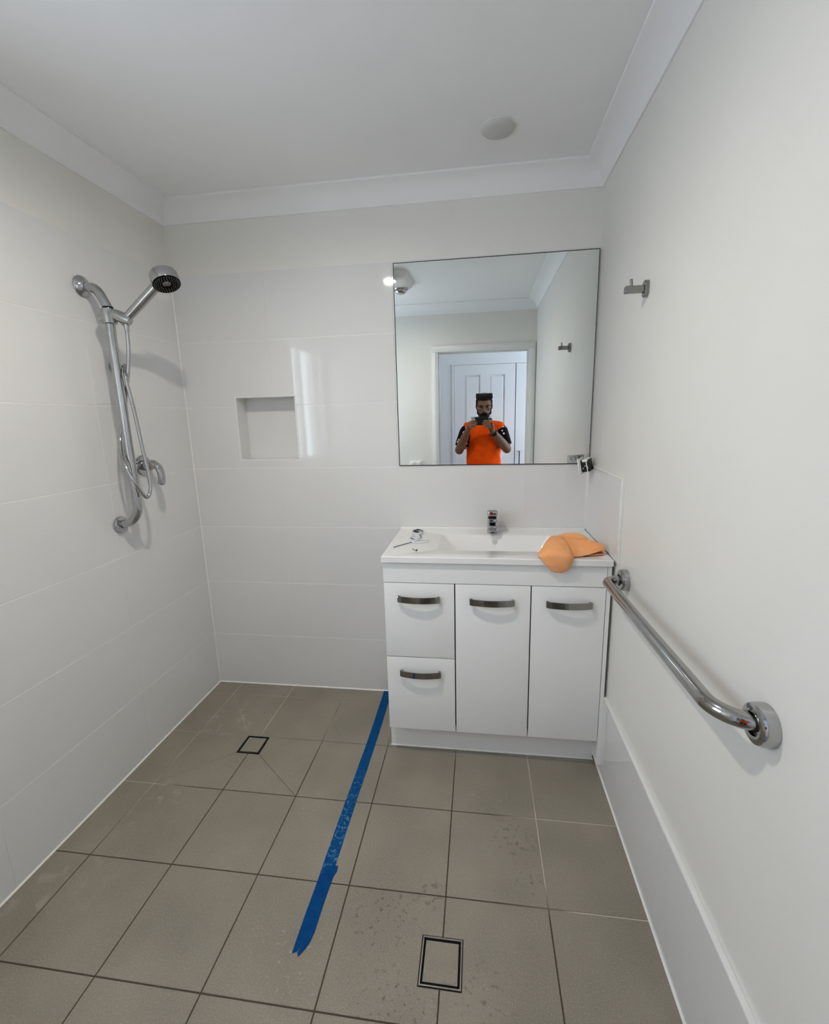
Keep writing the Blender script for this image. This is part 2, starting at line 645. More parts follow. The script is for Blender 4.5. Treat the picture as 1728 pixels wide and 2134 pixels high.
for i in range(len(FX) - 1):
    for j in range(len(FY) - 1):
        x0, x1, y0, y1 = FX[i], FX[i + 1], FY[j], FY[j + 1]
        dl, dr, dt, db = DR1
        if (i, j) == (1, 1):
            floor_tile([(x0, y0), (x0, y1), (dl, y1)], 2)
            floor_tile([(x0, y0), (dl, y1), (x1, y1), (x1, y0)], 0)
        elif (i, j) == (1, 2):
            floor_tile([(x0, y0), (dl, y0), (dl, db), (x0, y1)], 2)
            floor_tile([(dl, db), (x1, db), (x1, y1), (x0, y1)], 3)
        elif (i, j) == (2, 2):
            floor_tile([(dr, y0), (x1, y0), (x1, y1), (dr, db)], 2)
            floor_tile([(x0, db), (dr, db), (x1, y1), (x0, y1)], 1)
        elif (i, j) == (4, 4):
            floor_tile([(x0, y0), (x1, y0), (x1, DR2[2]), (DR2[0], DR2[2]), (DR2[0], DR2[3]), (x1, DR2[3]), (x1, y1), (x0, y1)])
        elif (i, j) == (5, 4):
            floor_tile([(x0, y0), (x1, y0), (x1, y1), (x0, y1), (x0, DR2[3]), (DR2[1], DR2[3]), (DR2[1], DR2[2]), (x0, DR2[2])])
        else:
            floor_tile(rect(x0, x1, y1, y0))

# ------------------------------------------------------------------ walls
ROWS = [0.0] + [0.293 + 0.302 * k for k in range(6)] + [2.10]
NI = (0.261, 0.569, 1.237, 1.546)          # shower niche x0, x1, z0, z1
NID = 0.09
TH = 0.007                                 # tile thickness over the plaster


def wall_slab(name, parts, m, label):
    b = MB()
    for lo, hi in parts:
        b.box(lo, hi)
    o = b.build(name, m, None, smooth=False)
    tag(o, label, kind='structure')
    return o


yb = TH
wall_back = wall_slab('wall_back', [
    ((-0.12, yb, -0.08), (NI[0], yb + 0.14, CEIL)), ((NI[1], yb, -0.08), (W + 0.12, yb + 0.14, CEIL)),
    ((NI[0], yb, -0.08), (NI[1], yb + 0.14, NI[2])), ((NI[0], yb, NI[3]), (NI[1], yb + 0.14, CEIL)),
    ((NI[0], NID + 0.012, NI[2]), (NI[1], yb + 0.14, NI[3]))], M_PAINT, 'tiled back wall with painted strip above')


def backmap(x, z, h):
    return Vector((x, yb - h, z))


def wall_tile(poly, mp, parent, t=TH, g=0.0011):
    n = len(poly)
    gaps = [0.00045 if abs(poly[k][0] - poly[(k + 1) % n][0]) < 1e-6 else g for k in range(n)]   # butted ends, open bed joints
    MB().prism(inset(poly, gaps), mp, 0.0, t, 0.0006).build('wall_tile', M_TILE, parent, smooth=False)


grout_b = MB().box((0, yb - TH + 0.0012, 0), (NI[0], yb, 2.1)).box((NI[1], yb - TH + 0.0012, 0), (W, yb, 2.1))
grout_b.box((NI[0], yb - TH + 0.0012, 0), (NI[1], yb, NI[2])).box((NI[0], yb - TH + 0.0012, NI[3]), (NI[1], yb, 2.1))
grout_b.build('grout', M_TGROUT, wall_back, smooth=False)
BX = [0.0, 0.460, 1.058, 1.655, W]
for r in range(7):
    for c in range(4):
        x0, x1, z0, z1 = BX[c], BX[c + 1], ROWS[r], ROWS[r + 1]
        if r == 4 and c == 0:
            p = [(x0, z0), (x1, z0), (x1, NI[2]), (NI[0], NI[2]), (NI[0], z1), (x0, z1)]
        elif r == 4 and c == 1:
            p = [(x0, z0), (x1, z0), (x1, z1), (NI[1], z1), (NI[1], NI[2]), (x0, NI[2])]
        elif r == 5 and c == 0:
            p = [(x0, z0), (NI[0], z0), (NI[0], NI[3]), (x1, NI[3]), (x1, z1), (x0, z1)]
        elif r == 5 and c == 1:
            p = [(NI[1], z0), (x1, z0), (x1, z1), (x0, z1), (x0, NI[3]), (NI[1], NI[3])]
        else:
            p = rect(x0, x1, z0, z1)
        wall_tile(p, backmap, wall_back)
# niche lining
t = 0.006
for nm, lo, hi in [('niche_tile', (NI[0], NID, NI[2]), (NI[1], NID + 0.012, NI[3])),
                   ('niche_tile', (NI[0] - 0.001, 0.0, NI[2]), (NI[0] + t, NID, NI[3])),
                   ('niche_tile', (NI[1] - t, 0.0, NI[2]), (NI[1] + 0.001, NID, NI[3])),
                   ('niche_tile', (NI[0] + t, 0.0, NI[3] - t), (NI[1] - t, NID, NI[3] + 0.001)),
                   ('niche_tile', (NI[0] + t, 0.0, NI[2] - 0.001), (NI[1] - t, NID, NI[2] + t))]:
    MB().box(lo, hi, 0.0008, 1).build(nm, M_TILE, wall_back, smooth=False)
fr = MB()
for lo, hi in [((NI[0] - 0.002, -0.0015, NI[2] - 0.002), (NI[0] + 0.002, 0.004, NI[3] + 0.002)),
               ((NI[1] - 0.002, -0.0015, NI[2] - 0.002), (NI[1] + 0.002, 0.004, NI[3] + 0.002)),
               ((NI[0] + 0.002, -0.0015, NI[3] - 0.002), (NI[1] - 0.002, 0.004, NI[3] + 0.002)),
               ((NI[0] + 0.002, -0.0015, NI[2] - 0.002), (NI[1] - 0.002, 0.004, NI[2] + 0.002))]:
    fr.box(lo, hi)
fr.build('niche_edge_trim', M_TRIM, wall_back, smooth=False)

# left wall with the window opening
wy0, wy1, wz0, wz1 = WIN
xl = -TH
wall_left = wall_slab('wall_left', [
    ((xl - 0.14, wy1, -0.08), (xl, yb, CEIL)), ((xl - 0.14, -DEP - 0.11, -0.08), (xl, wy0, CEIL)),
    ((xl - 0.14, wy0, -0.08), (xl, wy1, wz0)), ((xl - 0.14, wy0, wz1), (xl, wy1, CEIL))], M_PAINT,
    'white tiled shower wall with painted strip above')
gl = MB()
for y0, y1, z0, z1 in [(wy1, 0, 0, 2.1), (-DEP, wy0, 0, 2.1), (wy0, wy1, 0, wz0), (wy0, wy1, wz1, 2.1)]:
    gl.box((xl, y0, z0), (xl + TH - 0.0012, y1, z1))
gl.build('grout', M_TGROUT, wall_left, smooth=False)
LY = [0.0, -0.535, -1.132, -1.729, -DEP]


def leftmap(y, z, h):
    return Vector((xl + h, y, z))


for r in range(7):
    for c in range(4):
        for q in rect_minus(LY[c + 1], LY[c], ROWS[r], ROWS[r + 1], WIN):
            wall_tile(rect(*q), leftmap, wall_left)

# right wall: painted, tiled skirting, splashback tile
wall_right = wall_slab('wall_right', [((W, -DEP - 0.11, -0.08), (W + 0.14, yb, CEIL))], M_PAINT,
                       'plain painted right wall behind the grab rail')
SK = 0.338
for y0, y1 in [(-1.017, -0.420), (-1.614, -1.017), (-DEP, -1.614)]:
    MB().prism(inset(rect(y0, y1, 0.0, SK - 0.004), 0.0006), lambda y, z, h: Vector((W - h, y, z)), 0, 0.011, 0.0006).build('skirting_tile', M_TILE, wall_right, smooth=False)
MB().box((W - 0.014, -DEP, SK - 0.006), (W, -0.462, SK + 0.004), 0.0025, 2).build('skirting_cap', M_TRIM, wall_right)
MB().prism(inset(rect(-0.492, -0.0012, 0.897, 1.199), 0.0006), lambda y, z, h: Vector((W - h, y, z)), 0, 0.008, 0.0006).build('splashback_tile', M_TILE, wall_right, smooth=False)
MB().box((W - 0.0105, -0.497, 0.897), (W, -0.4915, 1.204), 0.001, 1).box((W - 0.0105, -0.492, 1.1985), (W, 0, 1.204), 0.001, 1).build('splashback_edge_trim', M_SEAL, wall_right)
MB().box((W - 0.0120, -0.0035, 0.902), (W - 0.0075, 0, 1.197)).build('corner_sealant', M_SEAL, wall_right, smooth=False)

# door wall
DX0, DX1, DZ = 1.072, 1.874, 2.0
wall_front = wall_slab('wall_front', [
    ((-0.12, -DEP - 0.11, -0.08), (DX0 - 0.018, -DEP, CEIL)), ((DX1 + 0.018, -DEP - 0.11, -0.08), (W + 0.12, -DEP, CEIL)),
    ((DX0 - 0.018, -DEP - 0.11, DZ + 0.018), (DX1 + 0.018, -DEP, CEIL))], M_PAINT, 'painted wall around the doorway seen in the mirror')
trim_door = MB()
arch = [(0.0, 0.0), (0.018, 0.004), (0.018, 0.012), (0.012, 0.03), (0.012, 0.05), (0.008, 0.056), (0.0, 0.056)]
# architrave pieces
for side, yy, sgn in (('in', -DEP, 1), ('out', -DEP - 0.11, -1)):
    b = MB()
    for x0, x1 in ((DX0 - 0.054, DX0 - 0.002), (DX1 + 0.002, DX1 + 0.054)):
        b.box((x0, min(yy, yy + sgn * 0.016), 0.0), (x1, max(yy, yy + sgn * 0.016), DZ + 0.002), 0.003)
        xm = (x0 + x1) / 2
        b.box((xm - 0.012, min(yy, yy + sgn * 0.021), 0.0), (xm + 0.012, max(yy, yy + sgn * 0.021), DZ + 0.002), 0.003)
    b.box((DX0 - 0.054, min(yy, yy + sgn * 0.016), DZ + 0.002), (DX1 + 0.054, max(yy, yy + sgn * 0.016), DZ + 0.054), 0.003)
    b.box((DX0 - 0.040, min(yy, yy + sgn * 0.021), DZ + 0.016), (DX1 + 0.040, max(yy, yy + sgn * 0.021), DZ + 0.040), 0.003)
    b.build('trim_1' if side == 'in' else 'trim_2', M_TRIM)
tag(bpy.data.objects['trim_1'], 'white moulded architrave around the doorway on the bathroom side', kind='structure')
tag(bpy.data.objects['trim_2'], 'white moulded architrave around the doorway on the hall side', kind='structure')
jb = MB().box((DX0 - 0.018, -DEP - 0.11, 0), (DX0, -DEP, DZ)).box((DX1, -DEP - 0.11, 0), (DX1 + 0.018, -DEP, DZ))
jb.box((DX0 - 0.018, -DEP - 0.11, DZ), (DX1 + 0.018, -DEP, DZ + 0.018))
jb.box((DX0, -DEP - 0.07, 0), (DX0 + 0.012, -DEP - 0.04, DZ)).box((DX1 - 0.012, -DEP - 0.07, 0), (DX1, -DEP - 0.04, DZ)).box((DX0 + 0.012, -DEP - 0.07, DZ - 0.012), (DX1 - 0.012, -DEP - 0.04, DZ))
tag(jb.build('trim_3', M_TRIM, smooth=False), 'white door jamb lining the doorway', kind='structure')

# ceiling and cornice
tag(MB().box((-0.12, -DEP - 0.11, CEIL), (W + 0.12, 0.14, CEIL + 0.1)).build('ceiling', M_CEIL, smooth=False), 'flat matt white plasterboard ceiling', kind='structure')
prof = [(0.0, 0.0), (0.006, 0.0), (0.0075, 0.004)]
for k in range(9):
    a = math.radians(90 * k / 8)
    prof.append((0.0075 + 0.0655 * (1 - math.cos(a)) * 0.9 + 0.0065 * k / 8, 0.004 + 0.064 * math.sin(a) * 0.72 + 0.018 * k / 8))
prof += [(0.0815, 0.0715), (0.0815, 0.079), (0.0, 0.079)]
ZC = CEIL - 0.079


def cornice(name, p0, p1, inn, label):
    """profile (out, up) along p0-p1 with mitred ends; inn points into the room"""
    p0, p1, inn = Vector(p0), Vector(p1), Vector(inn)
    d = (p1 - p0).normalized()
    v = []
    for k, (p, s) in enumerate(((p0, 1), (p1, -1))):
        for a, u in prof:
            q = p + inn * a + d * s * a
            v.append((q.x, q.y, ZC + u))
    n = len(prof)
    f = [[i, (i + 1) % n, n + (i + 1) % n, n + i] for i in range(n)] + [list(range(n))[::-1], list(range(n, 2 * n))]
    tag(mk(name, v, f, M_CEIL, None, True, auto=25), label, kind='structure')


cornice('trim_4', (xl, yb, 0), (W, yb, 0), (0, -1, 0), 'white cove cornice above the mirror wall')
cornice('trim_5', (xl, -DEP, 0), (xl, yb, 0), (1, 0, 0), 'white cove cornice above the shower wall')
cornice('trim_6', (W, yb, 0), (W, -DEP, 0), (-1, 0, 0), 'white cove cornice above the grab rail wall')
cornice('trim_7', (W, -DEP, 0), (xl, -DEP, 0), (0, 1, 0), 'white cove cornice above the doorway wall')
# silicone beads at the wall feet and in the shower corner
sb = MB()
sb.prism([(0, 0), (0.005, 0), (0, 0.005)], lambda a, b_, h: Vector((h, -a, b_)), 0.0, 1.06)
tag(sb.build('trim_8', M_SEAL, smooth=False), 'white silicone bead along the foot of the back wall', kind='structure')
sb = MB().prism([(0, 0), (0.005, 0), (0, 0.005)], lambda a, b_, h: Vector((a, h, b_)), -DEP, 0.0)
tag(sb.build('trim_9', M_SEAL, smooth=False), 'white silicone bead along the foot of the shower wall', kind='structure')
sb = MB().prism([(0, 0), (0.005, 0), (0, 0.005)], lambda a, b_, h: Vector((W - 0.011 - a, h, b_)), -DEP, -0.40)
tag(sb.build('trim_10', M_SEAL, smooth=False), 'white silicone bead along the foot of the tiled skirting', kind='structure')
sb = MB().prism([(0, 0), (0.003, 0), (0, 0.003)], lambda a, b_, h: Vector((a, -b_, h)), 0.004, 2.1)
tag(sb.build('trim_11', M_SEAL, smooth=False), 'white silicone bead up the shower corner', kind='structure')

# window in the left wall
b = MB()
fx0, fx1 = -0.115, -0.07
for lo, hi in [((fx0, wy0, wz0), (fx1, wy0 + 0.035, wz1)), ((fx0, wy1 - 0.035, wz0), (fx1, wy1, wz1)),
               ((fx0, wy0 + 0.035, wz0), (fx1, wy1 - 0.035, wz0 + 0.035)), ((fx0, wy0 + 0.035, wz1 - 0.035), (fx1, wy1 - 0.035, wz1)),
               ((fx0, (wy0 + wy1) / 2 - 0.02, wz0 + 0.035), (fx1, (wy0 + wy1) / 2 + 0.02, wz1 - 0.035))]:
    b.box(lo, hi, 0.002, 1)
win = b.build('window_1', M_TRIM, smooth=False)
tag(win, 'white framed sliding window in the tiled wall, deepened for more light', kind='structure')
ym = (wy0 + wy1) / 2
for y0, y1 in ((wy0 + 0.03, ym - 0.015), (ym + 0.015, wy1 - 0.03)):
    MB().box((-0.095, y0, wz0 + 0.03), (-0.091, y1, wz1 - 0.03)).build('pane', M_GLASS, win, smooth=False)
rv = MB().box((-0.07, wy0, wz0), (0.002, wy1, wz0 + 0.006)).box((-0.07, wy0, wz1 - 0.006), (0.002, wy1, wz1))
rv.box((-0.07, wy0, wz0 + 0.006), (0.002, wy0 + 0.006, wz1 - 0.006)).box((-0.07, wy1 - 0.006, wz0 + 0.006), (0.002, wy1, wz1 - 0.006))
rv.build('window_reveal', M_TRIM, win, smooth=False)

# ------------------------------------------------------------------ hall beyond the doorway
tag(MB().box((HALL_X0 - 0.1, HALL_Y1 - 0.12, -0.08), (HALL_X1 + 0.1, HALL_Y0, 0.0)).build('floor_hall', M_HFLOOR, smooth=False), 'grey hall floor beyond the doorway', kind='structure')
tag(MB().box((HALL_X0 - 0.1, HALL_Y1 - 0.12, CEIL), (HALL_X1 + 0.1, HALL_Y0, CEIL + 0.1)).build('ceiling_hall', M_CEIL, smooth=False), 'white hall ceiling beyond the doorway', kind='structure')
CX0, CX1, CM, CZ = 1.163, 2.53, 1.846, 2.0
hb = MB().box((HALL_X0 - 0.1, HALL_Y1 - 0.12, 0), (CX0, HALL_Y1, CEIL)).box((CX1, HALL_Y1 - 0.12, 0), (HALL_X1 + 0.1, HALL_Y1, CEIL)).box((CX0, HALL_Y1 - 0.12, CZ), (CX1, HALL_Y1, CEIL))
tag(hb.box((CX0, HALL_Y1 - 0.12, 0), (CX1, HALL_Y1 - 0.06, CZ)).build('wall_hall_cupboard', M_HALL, smooth=False), 'white hall wall with built-in cupboard doors', kind='structure')
tag(MB().box((HALL_X0 - 0.1, HALL_Y1, 0), (HALL_X0, HALL_Y0, CEIL)).build('wall_hall_left', M_HALL, smooth=False), 'white end wall of the hall beside the cupboard', kind='structure')
h0, h1, hz0, hz1 = ADDED_HWIN
hw = MB()
for lo, hi in [((HALL_X1, HALL_Y1, 0), (HALL_X1 + 0.1, h0, CEIL)), ((HALL_X1, h1, 0), (HALL_X1 + 0.1, HALL_Y0, CEIL)),
               ((HALL_X1, h0, 0), (HALL_X1 + 0.1, h1, hz0)), ((HALL_X1, h0, hz1), (HALL_X1 + 0.1, h1, CEIL))]:
    hw.box(lo, hi)
tag(hw.build('wall_hall_right', M_HALL, smooth=False), 'white end wall of the hall with an added window', kind='structure')
tag(MB().box((W + 0.12, HALL_Y0, 0), (HALL_X1 + 0.1, HALL_Y0 + 0.1, CEIL)).build('wall_hall_front', M_HALL, smooth=False), 'white hall wall beside the bathroom doorway', kind='structure')
b = MB()
for lo, hi in [((HALL_X1 + 0.02, h0, hz0), (HALL_X1 + 0.06, h0 + 0.04, hz1)), ((HALL_X1 + 0.02, h1 - 0.04, hz0), (HALL_X1 + 0.06, h1, hz1)),
               ((HALL_X1 + 0.02, h0 + 0.04, hz0), (HALL_X1 + 0.06, h1 - 0.04, hz0 + 0.04)), ((HALL_X1 + 0.02, h0 + 0.04, hz1 - 0.04), (HALL_X1 + 0.06, h1 - 0.04, hz1))]:
    b.box(lo, hi)
w2 = b.build('window_added', M_TRIM, smooth=False)
tag(w2, 'added white framed window out of view, lighting the hall', kind='structure')
MB().box((HALL_X1 + 0.038, h0 + 0.035, hz0 + 0.035), (HALL_X1 + 0.042, h1 - 0.035, hz1 - 0.035)).build('pane', M_GLASS, w2, smooth=False)


def panel_door(name, x0, x1, label, panels, handle_x=None):
    y = HALL_Y1
    xs = sorted({x0, x1} | {p for q in panels for p in q[:2]})
    zs = sorted({0.008, CZ - 0.003} | {p for q in panels for p in q[2:]})
    d = MB().box((x0, y - 0.05, 0.008), (x1, y - 0.015, CZ - 0.003))
    # face: stiles and rails proud of the recessed panels
    for i in range(len(xs) - 1):
        for k in range(len(zs) - 1):
            a = (xs[i], xs[i + 1], zs[k], zs[k + 1])
            if not any(q[0] <= a[0] and q[1] >= a[1] and q[2] <= a[2] and q[3] >= a[3] for q in panels):
                d.box((a[0], y - 0.015, a[2]), (a[1], y - 0.001, a[3]))
    o = d.build(name, M_HALL, smooth=False)
    tag(o, label, kind='structure')
    for q in panels:
        MB().prism(inset(rect(*q), 0.016), lambda a, b_, h: Vector((a, y - 0.015 + h, b_)), 0, 0.011, 0.0105).build('panel', M_HALL, o, smooth=False)
    if handle_x:
        hd = MB().tube(fillet([(handle_x, y - 0.004, 0.74), (handle_x, y + 0.03, 0.74), (handle_x, y + 0.03, 1.03), (handle_x, y - 0.004, 1.03)], 0.012), 0.006, 10)
        hd.build('handle', M_BLACK, o)
    return o


ds = 0.115
panel_door('door_1', CX0 + 0.003, CM - 0.004, 'white cupboard door with moulded panels behind the person',
           [(1.277, 1.455, 1.02, 1.885), (1.553, 1.727, 1.02, 1.885), (1.277, 1.455, 0.18, 0.86), (1.553, 1.727, 0.18, 0.86)])
panel_door('door_2', CM + 0.004, CX1 - 0.003, 'white cupboard door with dark pull handle beside the first',
           [(1.96, 2.14, 1.02, 1.885), (2.24, 2.42, 1.02, 1.885), (1.96, 2.14, 0.18, 0.86), (2.24, 2.42, 0.18, 0.86)], 1.897)
MB().box((CX0, HALL_Y1 - 0.058, 0.0), (CX1, HALL_Y1 - 0.052, CZ)).build('cupboard_gap_shade', M_GAP, bpy.data.objects['wall_hall_cupboard'], smooth=False)  # black sheet added behind the doors as painted shade in their gaps
b = MB().box((CX0 - 0.03, HALL_Y1, 0), (CX0 - 0.002, HALL_Y1 + 0.008, CZ + 0.0), 0.002)
tag(b.build('trim_12', M_TRIM), 'narrow white frame strip beside the cupboard door', kind='structure')

# ------------------------------------------------------------------ mirror
mr = thing('mirror', 'large frameless wall mirror above the vanity, reflecting a person', 'mirror', (1.497, 0.0, 1.2))
MX0, MX1, MZ0, MZ1 = 1.065, 1.9335, 1.2035, 2.091
MB().box((MX0, -0.0055, MZ0), (MX1, -0.0005, MZ1)).build('backing', M_BLACK, mr, smooth=False)  # black margin around the glass, painted for the dark gap line
MB().box((MX0 + 0.0036, -0.0062, MZ0 + 0.0036), (MX1 - 0.0026, -0.0055, MZ1 - 0.0034)).build('mirror_glass', M_MIRROR, mr, smooth=False)

# ------------------------------------------------------------------ vanity
VX0, VX1 = 1.066, 1.9275
VF = -0.455
van = thing('vanity_cabinet', 'white gloss vanity cabinet with two drawers and two doors', 'cabinet', ((VX0 + VX1) / 2, -0.22, 0))
DXR = 1.913
cb = MB().box((VX0, VF + 0.019, 0.136), (VX0 + 0.016, -0.001, 0.874)).box((DXR, VF + 0.002, 0.03), (VX1, -0.001, 0.874))
cb.box((VX0 + 0.016, VF + 0.019, 0.136), (DXR, -0.001, 0.152)).box((VX0 + 0.016, -0.012, 0.152), (DXR, -0.001, 0.874))
cb.build('carcass', M_CAB, van, smooth=False)
MB().box((VX0 + 0.016, VF + 0.028, 0.152), (DXR, VF + 0.034, 0.79)).build('carcass_gap_shade', M_GAP, van, smooth=False)  # dark sheet behind drawers and doors, shade painted into the joints
MB().box((VX0, VF, 0.790), (DXR - 0.0015, VF + 0.019, 0.874), 0.001, 1).build('front_rail', M_CAB, van, smooth=False)
kb = MB().box((1.058, -0.388, 0.0), (1.915, -0.372, 0.136)).box((1.058, -0.372, 0.0), (1.072, -0.002, 0.136))
kb.build('kickboard', M_CAB, van, smooth=False)
MB().prism([(0, 0), (0.004, 0), (0, 0.004)], lambda a, b_, h: Vector((h, -0.388 - a, b_)), 1.056, 1.918).build('sealant_bead', M_SEAL, van, smooth=False)


def bar_handle(x0, x1, z, parent):
    """bowed flat strap handle standing off the front"""
    n = 16
    v, f = [], []
    hh, th = 0.0125, 0.004
    for i in range(n + 1):
        s = i / n
        x = x0 + (x1 - x0) * s
        bow = 0.020 + 0.012 * math.sin(math.pi * s)
        if i == 0 or i == n:
            bow = 0.016
        y = VF - bow
        for dy, dz in ((0, -hh), (0, hh), (th, hh), (th, -hh)):
            v.append((x, y + dy, z + dz))
    for i in range(n):
        for k in range(4):
            l = (k + 1) % 4
            f.append([i * 4 + k, i * 4 + l, i * 4 + 4 + l, i * 4 + 4 + k])
    f += [[3, 2, 1, 0], [n * 4, n * 4 + 1, n * 4 + 2, n * 4 + 3]]
    b = MB().add(v, f)
    for xx in (x0 + 0.001, x1 - 0.011):
        b.box((xx, VF - 0.018, z - 0.009), (xx + 0.010, VF, z + 0.009), 0.001, 1)
    o = b.build('handle', M_HANDLE, parent, auto=30)
    o['label'] = 'bowed chrome strap handle'


def front(name, x0, x1, z0, z1, hx0, hx1, hz):
    o = MB().box((x0 + 0.0012, VF, z0 + 0.0012), (x1 - 0.0012, VF + 0.018, z1 - 0.0012), 0.0012, 2).build(name, M_CAB, van)
    bar_handle(hx0, hx1, hz, o)


front('drawer', VX0, 1.347, 0.470, 0.7885, 1.123, 1.290, 0.727)
front('drawer', VX0, 1.347, 0.137, 0.468, 1.123, 1.290, 0.404)
front('door', 1.349, 1.638, 0.137, 0.7885, 1.406, 1.576, 0.723)
front('door', 1.640, DXR - 0.001, 0.137, 0.7885, 1.694, 1.862, 0.722)

# vanity top with moulded basin
TX0, TX1, TY0, TY1 = 1.062, W - 0.0095, -0.468, -0.0005
TZ, TB = 0.900, 0.876
bx0, bx1, by0, by1 = 1.276, 1.753, -0.366, -0.118
top = thing('vanity_basin_top', 'white one-piece vanity top with rectangular basin', 'basin', (1.5, -0.23, 0.876))


def rrect(x0, x1, y0, y1, r, n=5):
    out = []
    for cx, cy, a0 in ((x1 - r, y0 + r, -90), (x1 - r, y1 - r, 0), (x0 + r, y1 - r, 90), (x0 + r, y0 + r, 180)):
        for k in range(n + 1):
            a = math.radians(a0 + 90 * k / n)
            out.append((cx + r * math.cos(a), cy + r * math.sin(a)))
    return out


def loft(rings, cap0=False, cap1=True):
    n = len(rings[0])
    v = [p for r in rings for p in r]
    f = []
    for k in range(len(rings) - 1):
        for i in range(n):
            j = (i + 1) % n
            f.append([k * n + i, k * n + j, (k + 1) * n + j, (k + 1) * n + i])
    if cap0:
        f.append(list(range(n))[::-1])
    if cap1:
        f.append([(len(rings) - 1) * n + i for i in range(n)])
    return v, f


R = []
o0 = rrect(TX0, TX1, TY0, TY1, 0.004)
R.append([(x, y, TB) for x, y in o0])
R.append([(x, y, TZ - 0.003) for x, y in o0])
R.append([(x, y, TZ) for x, y in rrect(TX0 + 0.003, TX1 - 0.003, TY0 + 0.003, TY1 - 0.003, 0.003)])
R.append([(x, y, TZ - 0.0012) for x, y in rrect(TX0 + 0.02, TX1 - 0.02, TY0 + 0.02, TY1 - 0.02, 0.003)])
R.append([(x, y, TZ - 0.0012) for x, y in rrect(bx0 - 0.004, bx1 + 0.004, by0 - 0.004, by1 + 0.004, 0.012)])
R.append([(x, y, TZ - 0.004) for x, y in rrect(bx0, bx1, by0, by1, 0.012)])
R.append([(x, y, TZ - 0.055) for x, y in rrect(bx0 + 0.045, bx1 - 0.028, by0 + 0.012, by1 - 0.018, 0.014)])
R.append([(x, y, TZ - 0.092) for x, y in rrect(bx0 + 0.085, bx1 - 0.055, by0 + 0.026, by1 - 0.034, 0.018)])
R.append([(x, y, TZ - 0.100) for x, y in rrect(bx0 + 0.11, bx1 - 0.08, by0 + 0.05, by1 - 0.06, 0.02)])
v, f = loft(R, False, True)
mk('basin_shell', v, f, M_BASIN, top, True, auto=32)
MB().box((TX0, -0.012, TZ - 0.001), (TX1, -0.0005, TZ + 0.006), 0.002).build('rear_lip', M_BASIN, top)
MB().lathe([(0.001, 0), (0.021, 0), (0.023, 0.002), (0.018, 0.005), (0.001, 0.006)], (1.545, -0.235, TZ - 0.100), (0, 0, 1), 24).build('waste_plug', M_CHROME, top)
MB().lathe([(0.004, 0), (0.011, 0), (0.011, 0.003), (0.006, 0.004)], (1.51, by1 - 0.010, TZ - 0.03), (0, -1, 0.3), 18).build('overflow_ring', M_VENT, top)

# basin mixer
tap = thing('basin_mixer_tap', 'short square chrome mixer tap on the vanity top', 'tap', (1.502, -0.075, 0.9))
tx, ty = 1.502, -0.072
MB().box((tx - 0.0225, ty - 0.024, 0.8985), (tx + 0.0225, ty + 0.024, 0.968), 0.007, 3).build('body', M_CHROME, tap)
sp = MB().box((tx - 0.021, -0.066, -0.015), (tx + 0.021, 0.0, 0.015), 0.008, 3)
sp.xf(Matrix.Translation((0, ty - 0.018, 0.942)) @ Matrix.Rotation(math.radians(8), 4, 'X'))
so = sp.build('spout', M_CHROME, tap)
MB().lathe([(0.003, 0), (0.010, 0), (0.011, 0.003), (0.011, 0.008)], (tx, ty - 0.070, 0.9155), (0, 0, 1), 20).build('aerator', M_BLACK, so)
MB().lathe([(0.0195, 0), (0.020, 0.003), (0.0195, 0.006)], (tx, ty, 0.966), (0, 0, 1), 24).build('collar', M_BLACK, tap)
lv = MB().box((-0.0225, -0.064, -0.014), (0.0225, 0.024, 0.014), 0.009, 4)
lv.xf(Matrix.Translation((tx, ty, 0.990)) @ Matrix.Rotation(math.radians(-10), 4, 'X'))
lo_ = lv.build('lever', M_CHROME, tap)
MB().lathe([(0.004, 0), (0.0042, 0.0008), (0.003, 0.0012)], (tx + 0.010, ty - 0.064, 0.999), (0, -1, 0.2), 14).build('hot_cold_mark', M_BLACK, lo_)

# ------------------------------------------------------------------ shower rail set
sr = thing('shower_grab_rail', 'polished vertical shower rail with bent ends on tiled wall', 'shower rail', (0.0, -0.514, 1.03))
RX = 0.092
rp = fillet([(0.004, -0.514, 1.925), (0.060, -0.514, 1.915), (RX + 0.004, -0.514, 1.842), (RX, -0.514, 1.75), (RX, -0.514, 1.05), (0.004, -0.514, 1.03)], [0.045, 0.07, 0.3, 0.075], 10)
MB().tube(rp, 0.0165, 24).build('rail', M_CHROME, sr)
MB().lathe([(0.036, 0), (0.037, 0.004), (0.034, 0.010), (0.024, 0.016), (0.018, 0.024)], (0.0002, -0.514, 1.925), (1, 0, 0), 32).build('flange', M_CHROME, sr)
MB().lathe([(0.033, 0), (0.034, 0.004), (0.031, 0.012), (0.019, 0.015)], (0.0002, -0.514, 1.03), (1, 0, 0), 32).build('flange', M_CHROME, sr)
sl = MB().lathe([(0.0175, -0.036), (0.025, -0.033), (0.026, 0), (0.025, 0.016), (0.0175, 0.018)], (RX + 0.001, -0.514, 1.825), (0, 0, 1), 28)
sl.build('slider', M_CHROME, sr)
MB().lathe([(0.0172, -0.001), (0.0178, 0), (0.0178, 0.004), (0.0172, 0.005)], (RX + 0.002, -0.514, 1.845), (0, 0, 1), 28).build('slider_gasket', M_BLACK, sr)
arm = MB().tube([(RX + 0.012, -0.514, 1.822), (RX + 0.035, -0.511, 1.818), (RX + 0.056, -0.506, 1.808), (RX + 0.076, -0.503, 1.800)], [(0.022, 0.017), (0.021, 0.018), (0.021, 0.020), (0.016, 0.016)], 20)
arm.build('holder_arm', M_CHROME, sr)
kn = MB().tube([(RX - 0.008, -0.514, 1.815), (RX - 0.03, -0.520, 1.808)], [0.0165, 0.014], 20)
kn.build('clamp_knob', M_CHROME, sr)

